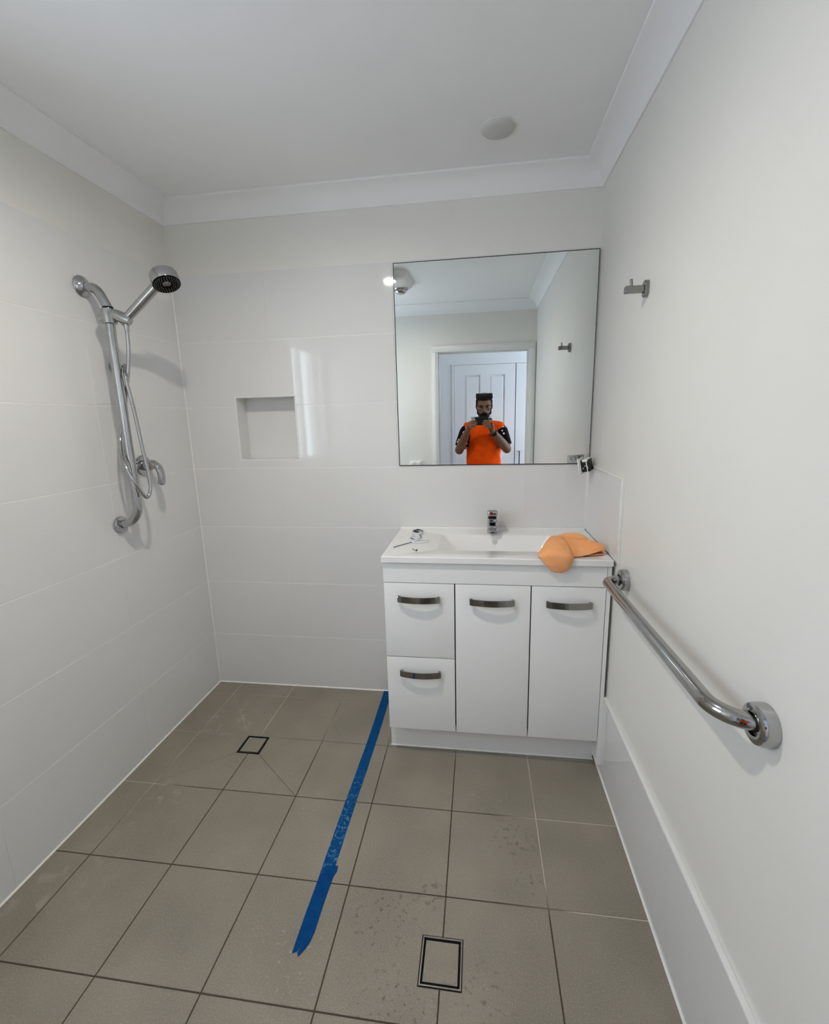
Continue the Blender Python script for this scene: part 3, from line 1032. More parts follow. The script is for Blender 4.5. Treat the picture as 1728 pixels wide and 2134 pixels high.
HA = Vector((0.149, -0.502, 1.806))
HB_ = Vector((0.300, -0.500, 1.922))
hd = (HB_ - HA).normalized()
hs = thing('hand_shower', 'round chrome hand shower with black spray face on the rail', 'hand shower', HA - hd * 0.03)
MB().tube([HA - hd * 0.022, HA - hd * 0.010, HA + hd * 0.02, HA + hd * 0.08, HA + hd * 0.15, HB_ - hd * 0.012], [0.011, 0.015, 0.0155, 0.0170, 0.0165, 0.018], 22).build('handle', M_CHROME, hs)
fn = Vector((0.38, -0.20, -0.90)).normalized()
hc = Vector((0.327, -0.502, 1.928))
MB().lathe([(0.012, -0.029), (0.038, -0.028), (0.0455, -0.025), (0.048, -0.019), (0.0485, 0.012), (0.0475, 0.015), (0.044, 0.015)], hc, fn, 40).build('head', M_CHROME, hs)
face = MB().lathe([(0.005, 0.0135), (0.0455, 0.0135), (0.0460, 0.0165), (0.043, 0.0178), (0.016, 0.0168), (0.014, 0.0150), (0.002, 0.0150)], hc, fn, 40).build('spray_face', M_FACE, hs)
ax = (Vector((0, 1, 0)) - fn * fn.y).normalized()
ay = fn.cross(ax)
for ring, (rr, cnt) in enumerate(((0.022, 14), (0.029, 20), (0.036, 26), (0.0415, 30))):
    for k in range(cnt):
        a = 2 * math.pi * (k + 0.5 * (ring % 2)) / cnt
        c0 = hc + ax * (rr * math.cos(a)) + ay * (rr * math.sin(a))
        MB().lathe([(0.0016, 0.0168), (0.0015, 0.0190), (0.0008, 0.0196)], c0, fn, 6).build('nozzle', M_RUBBER, face)

# hose
Hs = thing('shower_hose', 'flexible chrome shower hose looped beside the rail', 'hose', (0.1, -0.45, 1.1))
con = MB().lathe([(0.009, 0), (0.010, 0.004), (0.010, 0.016), (0.0085, 0.02), (0.0085, 0.032), (0.0065, 0.036)], (0.149, -0.503, 1.797), (0.02, -0.01, -1), 20)
con.build('connector', M_CHROME, Hs)
hp = catmull([(0.149, -0.503, 1.765), (0.141, -0.503, 1.681), (0.113, -0.498, 1.578), (0.062, -0.470, 1.491), (0.053, -0.496, 1.399), (0.068, -0.527, 1.327),
              (0.100, -0.554, 1.273), (0.127, -0.556, 1.218), (0.135, -0.534, 1.166), (0.140, -0.514, 1.143), (0.142, -0.493, 1.171), (0.141, -0.489, 1.228),
              (0.136, -0.494, 1.305), (0.132, -0.501, 1.434), (0.131, -0.513, 1.533), (0.126, -0.517, 1.604), (0.092, -0.470, 1.648), (0.060, -0.437, 1.652), (0.028, -0.424, 1.650)], 14)
MB().tube(hp, 0.0066, 12).build('hose', M_CHROME, Hs)
MB().lathe([(0.020, 0), (0.020, 0.005), (0.011, 0.008), (0.010, 0.030)], (0.0002, -0.424, 1.650), (1, 0, 0), 24).build('wall_outlet', M_CHROME, Hs)

# shower mixer
mx = thing('shower_mixer', 'chrome shower mixer with drooping lever low on tiled wall', 'mixer', (0.0, -0.345, 1.25))
MB().lathe([(0.042, 0), (0.043, 0.003), (0.040, 0.008), (0.030, 0.010)], (0.0002, -0.345, 1.253), (1, 0, 0), 36).build('plate', M_CHROME, mx)
MB().lathe([(0.023, 0.009), (0.0235, 0.02), (0.023, 0.042), (0.020, 0.046)], (0, -0.345, 1.253), (1, 0, 0), 30).build('body', M_CHROME, mx)
lvp = [(0.036, -0.345, 1.255), (0.056, -0.346, 1.257), (0.074, -0.347, 1.246), (0.083, -0.348, 1.224), (0.085, -0.348, 1.198), (0.081, -0.348, 1.176), (0.078, -0.348, 1.168)]
lr = []
for i in range(31):
    k = min(1.0, i / 9)
    end = max(0, i - 26)
    lr.append((0.0235 - 0.0105 * k - 0.0018 * end, 0.022 - 0.005 * k - 0.0026 * end))
MB().tube(catmull(lvp, 5), lr, 20).build('lever', M_CHROME, mx)

# ------------------------------------------------------------------ grab rail on the right wall
gr = thing('grab_rail', 'polished steel horizontal grab rail with flange covers', 'grab rail', (W, -0.96, 0.88))
gy0, gy1, gz0, gz1 = -0.583, -1.333, 0.868, 0.886
gx = W - 0.072
MB().tube(fillet([(W - 0.004, gy0, gz0), (gx, gy0 - 0.004, gz0), (gx, gy1 + 0.02, gz1), (W - 0.004, gy1, gz1)], [0.040, 0.065], 12), 0.016, 28).build('rail', M_STEEL, gr)
for y, z in ((gy0, gz0), (gy1, gz1)):
    MB().lathe([(0.0365, 0), (0.037, 0.004), (0.0365, 0.018), (0.034, 0.024), (0.028, 0.027), (0.0205, 0.026), (0.0195, 0.020)], (W - 0.0002, y, z), (-1, 0, 0), 40).build('flange_cover', M_CHROME, gr)

# robe hook
hk = thing('robe_hook', 'small chrome robe hook with upright peg high on wall', 'hook', (W, -0.581, 1.785))
b = MB().prism(rrect(-0.015, 0.015, -0.024, 0.024, 0.013, 8), lambda a, c, h: Vector((W - h, -0.581 + a, 1.785 + c)), 0.0002, 0.012, 0.002)
b.build('backplate', M_HANDLE, hk, auto=30)
MB().box((W - 0.066, -0.591, 1.774), (W - 0.010, -0.571, 1.795), 0.005, 3).build('arm', M_HANDLE, hk)
MB().lathe([(0.0045, 0), (0.0045, 0.021), (0.003, 0.0225)], (W - 0.046, -0.581, 1.792), (-0.12, 0, 1), 14).build('peg', M_HANDLE, hk)

# ceiling disc
cd = thing('ceiling_vent_cover', 'plain round grey-white cover on the ceiling', 'vent cover', (1.503, -0.303, 2.4))
MB().lathe([(0.057, 0.0002), (0.058, 0.003), (0.054, 0.009), (0.040, 0.014), (0.002, 0.016)], (1.503, -0.303, CEIL), (0, 0, -1), 48).build('cover', M_VENT, cd, auto=50)
MB().lathe([(0.0595, 0.0001), (0.0605, 0.0015), (0.0585, 0.003), (0.055, 0.003)], (1.503, -0.303, CEIL), (0, 0, -1), 48).build('rim', M_TRIM, cd)

# ceiling light and heat lamp unit (seen in the mirror)
LU = (0.772, -1.285)
lu = thing('heat_lamp_light_unit', 'white ceiling heat lamp and light unit seen in mirror corner', 'ceiling light', (LU[0], LU[1], 2.4))
R = []
for ins, h, r in ((0.0, 0.0, 0.085), (0.0, 0.010, 0.085), (0.010, 0.024, 0.08), (0.035, 0.040, 0.07), (0.070, 0.048, 0.05)):
    R.append([(x, y, CEIL - 0.0004 - h) for x, y in rrect(LU[0] - 0.188 + ins, LU[0] + 0.188 - ins, LU[1] - 0.215 + ins, LU[1] + 0.215 - ins, r, 6)])
v, f = loft(R, True, True)
mk('housing', v, f, M_WPLASTIC, lu, True, auto=50)
lampz = CEIL - 0.048
MB().lathe([(0.040, -0.01), (0.048, 0.006), (0.047, 0.016), (0.043, 0.017), (0.040, 0.004)], (0.840, -1.115, lampz), (0, 0, -1), 28).build('lamp_ring', M_WPLASTIC, lu)
MB().ball((0.840, -1.115, lampz - 0.006), (0.038, 0.038, 0.009), 24, 12).build('lamp_globe', M_LAMP, lu)
for x, y in ((0.872, -1.375), (0.672, -1.375), (0.672, -1.190)):
    hl = MB().lathe([(0.055, -0.02), (0.055, 0.002), (0.050, 0.006), (0.046, 0.003)], (x, y, lampz), (0, 0, -1), 28).build('heat_lamp_socket', M_CHROME, lu)
    MB().ball((x, y, lampz - 0.006), (0.046, 0.046, 0.030), 24, 12).build('heat_lamp_bulb', M_CHROME, hl)

# ------------------------------------------------------------------ floor wastes
def drain(name, dr, label, z, joint):
    x0, x1, y1, y0 = dr
    o = thing(name, label, 'drain', ((x0 + x1) / 2, (y0 + y1) / 2, z))
    g = 0.0012
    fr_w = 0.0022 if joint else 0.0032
    b = MB()
    X0, X1, Y0, Y1 = x0 + g, x1 - g, y0 + g, y1 - g
    for lo, hi in [((X0, Y0), (X1, Y0 + fr_w)), ((X0, Y1 - fr_w), (X1, Y1)), ((X0, Y0 + fr_w), (X0 + fr_w, Y1 - fr_w)), ((X1 - fr_w, Y0 + fr_w), (X1, Y1 - fr_w))]:
        b.box((*lo, z - 0.012), (*hi, z + 0.0006))
    b.build('frame', M_GAP if joint else M_BRUSHED, o, smooth=False)  # shower waste frame coloured black as shade, widening the dark slot
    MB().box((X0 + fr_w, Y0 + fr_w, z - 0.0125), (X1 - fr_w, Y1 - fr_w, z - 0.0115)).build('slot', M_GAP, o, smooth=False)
    s = fr_w + 0.0062
    MB().box((X0 + s, Y0 + s, z - 0.011), (X1 - s, Y1 - s, z - 0.0008)).build('insert_frame', M_BRUSHED, o, smooth=False)
    MB().box((X0 + s + 0.0018, Y0 + s + 0.0018, z - 0.003), (X1 - s - 0.0018, Y1 - s - 0.0018, z), 0.0005, 1).build('tile_insert', M_FTILE, o, smooth=False)


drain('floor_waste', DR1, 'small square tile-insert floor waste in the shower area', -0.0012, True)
drain('floor_waste', DR2, 'square tile-insert floor waste nearest the camera', 0.0, False)

# ------------------------------------------------------------------ blue tape
def tape(name, left, right, z, m, label, cat='tape', ends=None):
    n = len(left)
    v = []
    for zz in (z, z + 0.0004):
        v += [(x, y, zz) for x, y in left] + [(x, y, zz) for x, y in right]
    f = []
    k = 2 * n
    for i in range(n - 1):
        f.append([k + i, k + i + 1, k + n + i + 1, k + n + i])
        f.append([i, n + i, n + i + 1, i + 1])
        f.append([i, i + 1, k + i + 1, k + i])
        f.append([n + i, k + n + i, k + n + i + 1, n + i + 1])
    f.append([0, k, k + n, n])
    f.append([n - 1, 2 * n - 1, k + 2 * n - 1, k + n - 1])
    if ends:
        for p in ends:
            b0 = len(v)
            v += [(x, y, z) for x, y in p] + [(x, y, z + 0.0004) for x, y in p]
            q = len(p)
            f += [list(range(b0, b0 + q)), list(range(b0 + q, b0 + 2 * q))] + [[b0 + i, b0 + (i + 1) % q, b0 + q + (i + 1) % q, b0 + q + i] for i in range(q)]
    tag(mk(name, v, f, m), label, cat, 'blue tape line on the floor')


l1, r1 = [], []
for i in range(25):
    s = i / 24
    y = -0.004 - s * 0.992
    xc = 0.962 + 0.003 * math.sin(s * 5)
    l1.append((xc - 0.021 + random.uniform(-0.0006, 0.0006), y))
    r1.append((xc + 0.021 + random.uniform(-0.0006, 0.0006), y))
tape('masking_tape', l1, r1, 0.0004, M_TAPE, 'long strip of blue masking tape running from the vanity')
# torn end: two tongues with a notch between them
l2 = [(0.948, -0.952), (0.949, -0.975), (0.939, -0.984), (0.938, -1.04), (0.937, -1.11), (0.937, -1.16), (0.937, -1.172)]
r2 = [(0.989, -0.950), (0.991, -0.968), (0.985, -0.984), (0.982, -1.04), (0.981, -1.11), (0.981, -1.142), (0.977, -1.168)]
tape('masking_tape', l2, r2, 0.0012, M_TAPE2, 'short darker blue tape piece with torn end overlapping the long strip',
     ends=[[(0.937, -1.172), (0.9575, -1.170), (0.950, -1.192), (0.938, -1.198)], [(0.9575, -1.170), (0.977, -1.168), (0.970, -1.184), (0.957, -1.204), (0.952, -1.195)]])

# ------------------------------------------------------------------ cloth on the vanity top
def grid_surface(rows, nu=6, nv=6):
    fine = [catmull(r, nu) for r in rows]
    cols = [catmull([fr_[k] for fr_ in fine], nv) for k in range(len(fine[0]))]
    nc, nr = len(cols), len(cols[0])
    v = [cols[c][r] for r in range(nr) for c in range(nc)]
    f = [[r * nc + c, r * nc + c + 1, (r + 1) * nc + c + 1, (r + 1) * nc + c] for r in range(nr - 1) for c in range(nc - 1)]
    return v, f


rowsA = [[(1.735, -0.262, 0.904), (1.748, -0.268, 0.930), (1.768, -0.275, 0.936), (1.785, -0.285, 0.930), (1.800, -0.300, 0.905)],
         [(1.700, -0.320, 0.904), (1.722, -0.325, 0.942), (1.752, -0.330, 0.952), (1.780, -0.335, 0.944), (1.797, -0.345, 0.906)],
         [(1.672, -0.400, 0.905), (1.697, -0.405, 0.940), (1.738, -0.410, 0.952), (1.772, -0.415, 0.944), (1.792, -0.420, 0.908)],
         [(1.658, -0.462, 0.912), (1.688, -0.474, 0.926), (1.730, -0.482, 0.934), (1.768, -0.484, 0.924), (1.783, -0.476, 0.906)],
         [(1.680, -0.476, 0.889), (1.704, -0.482, 0.888), (1.735, -0.487, 0.887), (1.764, -0.486, 0.885), (1.776, -0.478, 0.884)],
         [(1.707, -0.473, 0.858), (1.722, -0.475, 0.853), (1.742, -0.476, 0.851), (1.760, -0.475, 0.856), (1.769, -0.473, 0.866)]]
rowsB = [[(1.752, -0.250, 0.904), (1.758, -0.272, 0.936), (1.760, -0.305, 0.922), (1.765, -0.345, 0.954), (1.768, -0.395, 0.938), (1.772, -0.440, 0.904)],
         [(1.800, -0.250, 0.904), (1.803, -0.280, 0.952), (1.808, -0.318, 0.920), (1.812, -0.352, 0.950), (1.816, -0.402, 0.928), (1.820, -0.436, 0.904)],
         [(1.846, -0.262, 0.904), (1.850, -0.294, 0.950), (1.853, -0.328, 0.916), (1.858, -0.364, 0.948), (1.864, -0.404, 0.936), (1.868, -0.424, 0.912)],
         [(1.880, -0.288, 0.904), (1.882, -0.312, 0.926), (1.886, -0.338, 0.914), (1.893, -0.368, 0.938), (1.900, -0.402, 0.938), (1.903, -0.414, 0.920)],
         [(1.898, -0.305, 0.904), (1.900, -0.322, 0.910), (1.905, -0.344, 0.908), (1.913, -0.370, 0.920), (1.917, -0.396, 0.922), (1.918, -0.404, 0.914)]]
rowsC = [[(1.800, -0.300, 0.9045), (1.81, -0.34, 0.9045), (1.82, -0.38, 0.9045), (1.83, -0.42, 0.9045)],
         [(1.850, -0.310, 0.9045), (1.86, -0.34, 0.906), (1.87, -0.38, 0.906), (1.875, -0.425, 0.9045)],
         [(1.895, -0.320, 0.9045), (1.90, -0.34, 0.9045), (1.906, -0.38, 0.9045), (1.908, -0.410, 0.9045)]]
cl = MB()
for rw in (rowsA, rowsB, rowsC):
    cl.add(*grid_surface(rw))
cloth = cl.build('cleaning_cloth', M_CLOTH, None, auto=180)
tag(cloth, 'crumpled orange cleaning cloth hanging over the vanity edge', 'cloth')
sm = cloth.modifiers.new('thickness', 'SOLIDIFY')
sm.thickness = 0.0022
sm.offset = 0.0
tx_ = bpy.data.textures.new('cloth_creases', 'CLOUDS')
tx_.noise_scale = 0.034
dm = cloth.modifiers.new('creases', 'DISPLACE')
dm.texture = tx_
dm.strength = 0.009
dm.mid_level = 0.5

# ------------------------------------------------------------------ small things on the vanity top
M_CORDW = mat('white_cord', (0.72, 0.74, 0.78), 0.4)
add_noise(M_CORDW, (0.70, 0.72, 0.76), (0.75, 0.77, 0.81), 60)
M_CORDK = mat('dark_cord', (0.02, 0.022, 0.035), 0.4)
add_noise(M_CORDK, (0.015, 0.017, 0.028), (0.03, 0.032, 0.045), 60)
cc = thing('cord_coil', 'small coil of dark and white cord on the vanity top', 'cord', (1.165, -0.16, 0.9))


def coil(cx, cy, rx, ry, z0, turns, rad, a0=0.0, wob=0.004):
    p = []
    n = int(turns * 28)
    for i in range(n + 1):
        a = a0 + 2 * math.pi * turns * i / n
        k = 1 + 0.10 * math.sin(i * 0.37)
        p.append((cx + rx * k * math.cos(a), cy + ry * k * math.sin(a), z0 + rad + wob * i / n + 0.0015 * math.sin(i * 0.9)))
    return MB().tube(p, rad, 8)


coil(1.160, -0.115, 0.024, 0.032, 0.899, 2.3, 0.0026, 0.4, 0.010).build('white_loop', M_CORDW, cc)
coil(1.162, -0.112, 0.019, 0.026, 0.9015, 1.6, 0.0024, 1.2, 0.012).build('dark_loop', M_CORDK, cc)
coil(1.165, -0.200, 0.026, 0.030, 0.899, 1.4, 0.0028, 3.2, 0.006).build('white_loop', M_CORDW, cc)
coil(1.166, -0.205, 0.024, 0.024, 0.9025, 0.6, 0.0024, 3.3, 0.004).build('dark_loop', M_CORDK, cc)
MB().tube(catmull([(1.150, -0.262, 0.9022), (1.185, -0.235, 0.903), (1.215, -0.225, 0.9045), (1.222, -0.250, 0.903), (1.195, -0.272, 0.9025), (1.155, -0.268, 0.9022)], 6), 0.003, 8).build('white_tail', M_CORDW, cc)
MB().tube([(1.162, -0.262, 0.9015), (1.145, -0.275, 0.9012), (1.118, -0.308, 0.9012), (1.090, -0.345, 0.9012)], 0.0015, 8).build('dark_tail', M_CORDK, cc)
sc = thing('screw', 'tiny dark screw lying on the vanity top', 'screw', (1.183, -0.377, 0.9))
MB().tube([(1.173, -0.366, 0.9018), (1.191, -0.386, 0.9018)], [0.0017, 0.0013], 8).build('shank', M_RUBBER, sc)
MB().lathe([(0.0016, 0), (0.0036, 0.002), (0.0036, 0.003)], (1.191, -0.386, 0.9030), (0.67, -0.74, 0), 12).build('head', M_BLACK, sc)

# loose power point in the corner
pp = thing('power_outlet', 'unmounted white power outlet with black back hanging in the corner', 'power outlet', (W - 0.03, -0.11, 1.19))
mt = Matrix.Translation((W - 0.0125, -0.112, 1.214)) @ Matrix.Rotation(math.radians(-12), 4, 'Y') @ Matrix.Rotation(math.radians(-30), 4, 'Z')


def ppart(name, lo, hi, m, bev=0.002):
    b = MB().box(lo, hi, bev, 2)
    b.xf(mt)
    return b.build(name, m, pp)


ppart('face_plate', (-0.056, -0.034, -0.036), (-0.050, 0.036, 0.034), M_WPLASTIC)
ppart('cover_surround', (-0.049, -0.032, -0.030), (-0.045, 0.034, 0.032), M_WPLASTIC)
ppart('mechanism', (-0.045, -0.026, -0.026), (-0.012, 0.026, 0.024), M_BLACK)
ppart('mounting_strap', (-0.036, -0.031, 0.018), (-0.014, 0.031, 0.0285), M_WPLASTIC)
ppart('mounting_strap', (-0.022, -0.0300, -0.025), (-0.018, -0.0262, 0.0175), M_WPLASTIC, 0.0008)
for k in range(3):
    ppart('terminal', (-0.040 + 0.010 * k, -0.0285, -0.012 + 0.009 * (k % 2)), (-0.034 + 0.010 * k, -0.0255, -0.006 + 0.009 * (k % 2)), M_CHROME, 0.0006)
for k, yy in enumerate((-0.014, 0.014)):
    b = MB().box((-0.059, yy - 0.006, 0.010), (-0.056, yy + 0.006, 0.024), 0.001, 2)
    b.xf(mt)
    b.build('rocker_switch', M_WPLASTIC, pp)

# power point on the door wall, caught by the lower edge of the mirror
po = thing('double_socket', 'white socket with plugs on the doorway wall in mirror', 'socket', (0.845, -DEP, 1.0))
MB().box((0.79, -DEP, 0.955), (0.905, -DEP + 0.011, 1.028), 0.004, 2).build('face_plate', M_WPLASTIC, po)
for x in (0.822, 0.874):
    MB().box((x - 0.016, -DEP + 0.010, 0.985), (x + 0.016, -DEP + 0.045, 1.022), 0.006, 2).build('plug', M_WPLASTIC, po)

# ------------------------------------------------------------------ person with phone in the doorway
M_SKIN = mat('skin', (0.20, 0.10, 0.06), 0.55, spec=0.3)
add_noise(M_SKIN, (0.17, 0.08, 0.048), (0.24, 0.12, 0.075), 30)
M_SHIRT = mat('hi_vis_orange_fabric', (0.95, 0.10, 0.004), 0.9, spec=0.08)
add_noise(M_SHIRT, (0.86, 0.075, 0.003), (1.0, 0.105, 0.005), 14, bump=0.3, bump_scale=300)
M_HAIR = mat('dark_hair', (0.012, 0.009, 0.007), 0.7, spec=0.12)
add_noise(M_HAIR, (0.008, 0.006, 0.005), (0.022, 0.016, 0.012), 120, bump=0.6, bump_scale=500)
M_PANTS = mat('dark_navy_work_fabric', (0.02, 0.022, 0.03), 0.85)
add_noise(M_PANTS, (0.017, 0.019, 0.026), (0.025, 0.027, 0.036), 60)
M_BOOT = mat('tan_leather', (0.25, 0.14, 0.06), 0.6)
add_noise(M_BOOT, (0.21, 0.115, 0.05), (0.29, 0.165, 0.075), 25)


def dotted_sleeve():
    m = mat('black_sleeve_with_white_dots', (0.01, 0.01, 0.012), 0.8, spec=0.1)
    N, L, b = nodes(m)
    g = N.new('ShaderNodeNewGeometry')
    vo = N.new('ShaderNodeTexVoronoi')
    vo.inputs['Scale'].default_value = 24
    L.new(g.outputs['Position'], vo.inputs['Vector'])
    r = N.new('ShaderNodeValToRGB')
    r.color_ramp.elements[0].position = 0.20
    r.color_ramp.elements[1].position = 0.26
    r.color_ramp.elements[0].color = (0.85, 0.85, 0.85, 1)
    r.color_ramp.elements[1].color = (0.004, 0.004, 0.005, 1)
    L.new(vo.outputs['Distance'], r.inputs['Fac'])
    L.new(r.outputs['Color'], b.inputs['Base Color'])
    return m


M_SLEEVE = dotted_sleeve()
PX, PY = 1.488, -2.43
person = thing('person', 'person in orange work shirt holding up a phone, seen in the mirror', 'person', (PX, PY, 0.0))


def remeshed(name, mb, m, vox, smooth_it=6, parent=person):
    o = mk(name, mb.v, mb.f, m, parent)
    md = o.modifiers.new('r', 'REMESH')
    md.mode = 'VOXEL'
    md.voxel_size = vox
    s2 = o.modifiers.new('s', 'SMOOTH')
    s2.iterations = smooth_it
    s2.factor = 0.5
    bpy.context.view_layer.update()
    dg = bpy.context.evaluated_depsgraph_get()
    me2 = bpy.data.meshes.new_from_object(o.evaluated_get(dg))
    o.modifiers.clear()
    old = o.data
    o.data = me2
    me2.name = name
    bpy.data.meshes.remove(old)
    if not me2.materials:
        me2.materials.append(m)
    for p in me2.polygons:
        p.use_smooth = True
    return o


def torso(b, secs, seg=28):
    b.add(*loft([[(cx + rx * math.cos(2 * math.pi * k / seg), cy + ry * math.sin(2 * math.pi * k / seg), z) for k in range(seg)] for z, cx, cy, rx, ry in secs], True, True))


SHL, SHR = Vector((PX - 0.158, PY + 0.01, 1.310)), Vector((PX + 0.158, PY + 0.01, 1.310))
ELL, ELR = Vector((1.250, -2.335, 1.108)), Vector((1.712, -2.345, 1.112))
WRL, WRR = Vector((1.343, -2.185, 1.318)), Vector((1.560, -2.190, 1.300))
body = MB()
torso(body, [(0.80, PX, PY, 0.135, 0.095), (0.90, PX, PY, 0.148, 0.10), (1.00, PX, PY, 0.140, 0.095), (1.15, PX, PY, 0.152, 0.105), (1.27, PX, PY, 0.150, 0.10), (1.33, PX, PY, 0.115, 0.08), (1.375, PX, PY + 0.005, 0.070, 0.060)])
body.tube([(PX, PY + 0.002, 1.36), (PX + 0.001, PY + 0.018, 1.41), (PX + 0.002, PY + 0.035, 1.47)], [0.062, 0.056, 0.056], 18)
tilt = Matrix.Rotation(math.radians(-20), 3, 'X')
HC = Vector((PX + 0.003, PY + 0.062, 1.537))


def hp_(x, y, z):
    return HC + tilt @ Vector((x, y, z))


body.ball(HC + tilt @ Vector((0, -0.008, 0.022)), (0.073, 0.090, 0.083), 24, 16, tilt)
body.ball(HC + tilt @ Vector((0, 0.016, -0.040)), (0.060, 0.070, 0.072), 24, 16, tilt)
body.ball(hp_(0, 0.058, -0.088), (0.030, 0.024, 0.020), 16, 10, tilt)
body.tube([hp_(0, 0.082, 0.012), hp_(0, 0.092, -0.012), hp_(0, 0.102, -0.030)], [0.008, 0.011, 0.0145], 12)
body.ball(hp_(0, 0.090, -0.036), (0.017, 0.010, 0.009), 12, 8, tilt)
body.tube([hp_(-0.05, 0.066, 0.020), hp_(0, 0.082, 0.020), hp_(0.05, 0.066, 0.020)], 0.010, 10)
for sx in (-1, 1):
    body.ball(hp_(sx * 0.040, 0.060, -0.022), (0.018, 0.014, 0.015), 12, 8, tilt)
    body.ball(hp_(sx * 0.0745, -0.002, -0.012), (0.009, 0.019, 0.031), 14, 10, tilt)
for sh, el, wr in ((SHL, ELL, WRL), (SHR, ELR, WRR)):
    fa = (wr - el)
    body.tube([sh, sh * 0.5 + el * 0.5, el], [0.048, 0.046, 0.042], 18)
    body.ball(el, 0.042, 16, 10)
    body.tube([el, el + fa * 0.25, el + fa * 0.6, el + fa * 0.92, wr], [0.041, 0.046, 0.038, 0.027, 0.026], 18)
for sx in (-1, 1):
    hx = PX + sx * 0.085
    body.tube([(hx, PY, 0.86), (hx + sx * 0.005, PY + 0.005, 0.65), (hx + sx * 0.005, PY + 0.012, 0.47), (hx + sx * 0.004, PY - 0.005, 0.33), (hx + sx * 0.004, PY - 0.012, 0.08)], [0.080, 0.072, 0.054, 0.054, 0.036], 18)
    body.tube([(hx + sx * 0.004, PY - 0.045, 0.05), (hx + sx * 0.01, PY + 0.06, 0.045), (hx + sx * 0.016, PY + 0.15, 0.035)], [0.035, 0.038, 0.026], 14)

# phone pose
PHC = Vector((1.450, -2.116, 1.388))
PHM = Matrix.Translation(PHC) @ Matrix.Rotation(math.radians(5), 4, 'Z') @ Matrix.Rotation(math.radians(-8), 4, 'X')


def ph(x, y, z):
    return PHM @ Vector((x, y, z))


def hand(sgn, wr):
    """sgn -1: hand at the small-x end of the phone; fingers wrap to the mirror side, thumb on the screen side"""
    e = 0.080
    palm = [wr, ph(sgn * (e + 0.012), -0.040, -0.045), ph(sgn * (e + 0.008), -0.018, -0.028)]
    body.tube([wr * 0.9 + palm[1] * 0.1, palm[1], palm[2]], [(0.022, 0.026), (0.026, 0.034), (0.018, 0.030)], 16)
    lens = (0.052, 0.060, 0.056, 0.044)
    for i in range(4):
        z0 = 0.002 - 0.0185 * i
        ln = lens[i]
        body.tube(catmull([ph(sgn * (e + 0.006), -0.022, z0 - 0.012), ph(sgn * (e + 0.008), 0.000, z0 - 0.006), ph(sgn * (e - 0.004), 0.0135, z0 - 0.001),
                           ph(sgn * (e - 0.5 * ln), 0.0150, z0 + 0.002), ph(sgn * (e - ln), 0.0135, z0 + 0.000)], 4),
                  [0.0086] * 8 + [0.0074] * 5 + [0.0070, 0.0068, 0.0064, 0.0050], 10)
    body.tube(catmull([ph(sgn * (e + 0.010), -0.042, -0.036), ph(sgn * (e - 0.002), -0.036, -0.018), ph(sgn * (e - 0.020), -0.019, -0.006), ph(sgn * (e - 0.036), -0.0145, 0.004)], 4),
              [0.0135, 0.0132, 0.013, 0.0125, 0.012, 0.0118, 0.0115, 0.011, 0.0105, 0.010, 0.0095, 0.0085, 0.006], 10)


hand(-1, WRL)
hand(1, WRR)
remeshed('body', body, M_SKIN, 0.0034, 3)

# clothes
sh = MB()
torso(sh, [(0.785, PX, PY, 0.180, 0.134), (0.84, PX, PY, 0.179, 0.134), (0.95, PX, PY, 0.173, 0.128), (1.05, PX, PY, 0.168, 0.124), (1.16, PX, PY, 0.174, 0.128), (1.26, PX, PY, 0.176, 0.124), (1.315, PX, PY, 0.165, 0.108), (1.352, PX, PY, 0.130, 0.092), (1.380, PX, PY + 0.004, 0.092, 0.080), (1.396, PX, PY + 0.006, 0.072, 0.070)], 36)
for s_, e_ in ((SHL, ELL), (SHR, ELR)):
    sh.tube([s_ + Vector((0, 0, 0.004)) - (s_ - Vector((PX, PY, 1.33))) * 0.5, s_ + Vector((0, 0, 0.002)), s_ * 0.84 + e_ * 0.16], [0.070, 0.066, 0.064], 18)
so_ = remeshed('shirt', sh, M_SHIRT, 0.008, 5)
so_['label'] = 'orange high-visibility work shirt'
tcl = bpy.data.textures.new('shirt_folds', 'CLOUDS')
tcl.noise_scale = 0.09
dmod = so_.modifiers.new('folds', 'DISPLACE')
dmod.texture = tcl
dmod.strength = 0.016
dmod.mid_level = 0.5
for s_, e_ in ((SHL, ELL), (SHR, ELR)):
    sv = MB()
    sv.tube([s_ * 1.02 - e_ * 0.02, s_ * 0.86 + e_ * 0.14, s_ * 0.5 + e_ * 0.5, s_ * 0.18 + e_ * 0.82], [0.060, 0.069, 0.066, 0.062], 20)
    o = remeshed('sleeve', sv, M_SLEEVE, 0.006, 3)
    o['label'] = 'black sleeve with white dots'
clr = MB().tube([(PX + 0.076 * math.cos(a), PY + 0.008 + 0.072 * math.sin(a), 1.388 - 0.012 * math.sin(a)) for a in [2 * math.pi * k / 24 for k in range(25)]], [(0.020, 0.009)] * 25, 10)
clr.build('collar', M_BLACK, person)
MB().box((PX + 0.045, PY + 0.122, 1.245), (PX + 0.115, PY + 0.131, 1.268), 0.002, 1).build('chest_badge', mat('dull_red_print', (0.35, 0.02, 0.02), 0.6), person)
pn = MB()
torso(pn, [(0.78, PX, PY, 0.155, 0.112), (0.86, PX, PY, 0.158, 0.112), (0.93, PX, PY, 0.154, 0.106)])
for sx in (-1, 1):
    hx = PX + sx * 0.085
    pn.tube([(hx, PY, 0.85), (hx + sx * 0.004, PY + 0.004, 0.65), (hx + sx * 0.005, PY + 0.008, 0.45), (hx + sx * 0.005, PY - 0.006, 0.28), (hx + sx * 0.005, PY - 0.012, 0.115)], [0.092, 0.086, 0.070, 0.068, 0.060], 20)
remeshed('trousers', pn, M_PANTS, 0.009, 4)
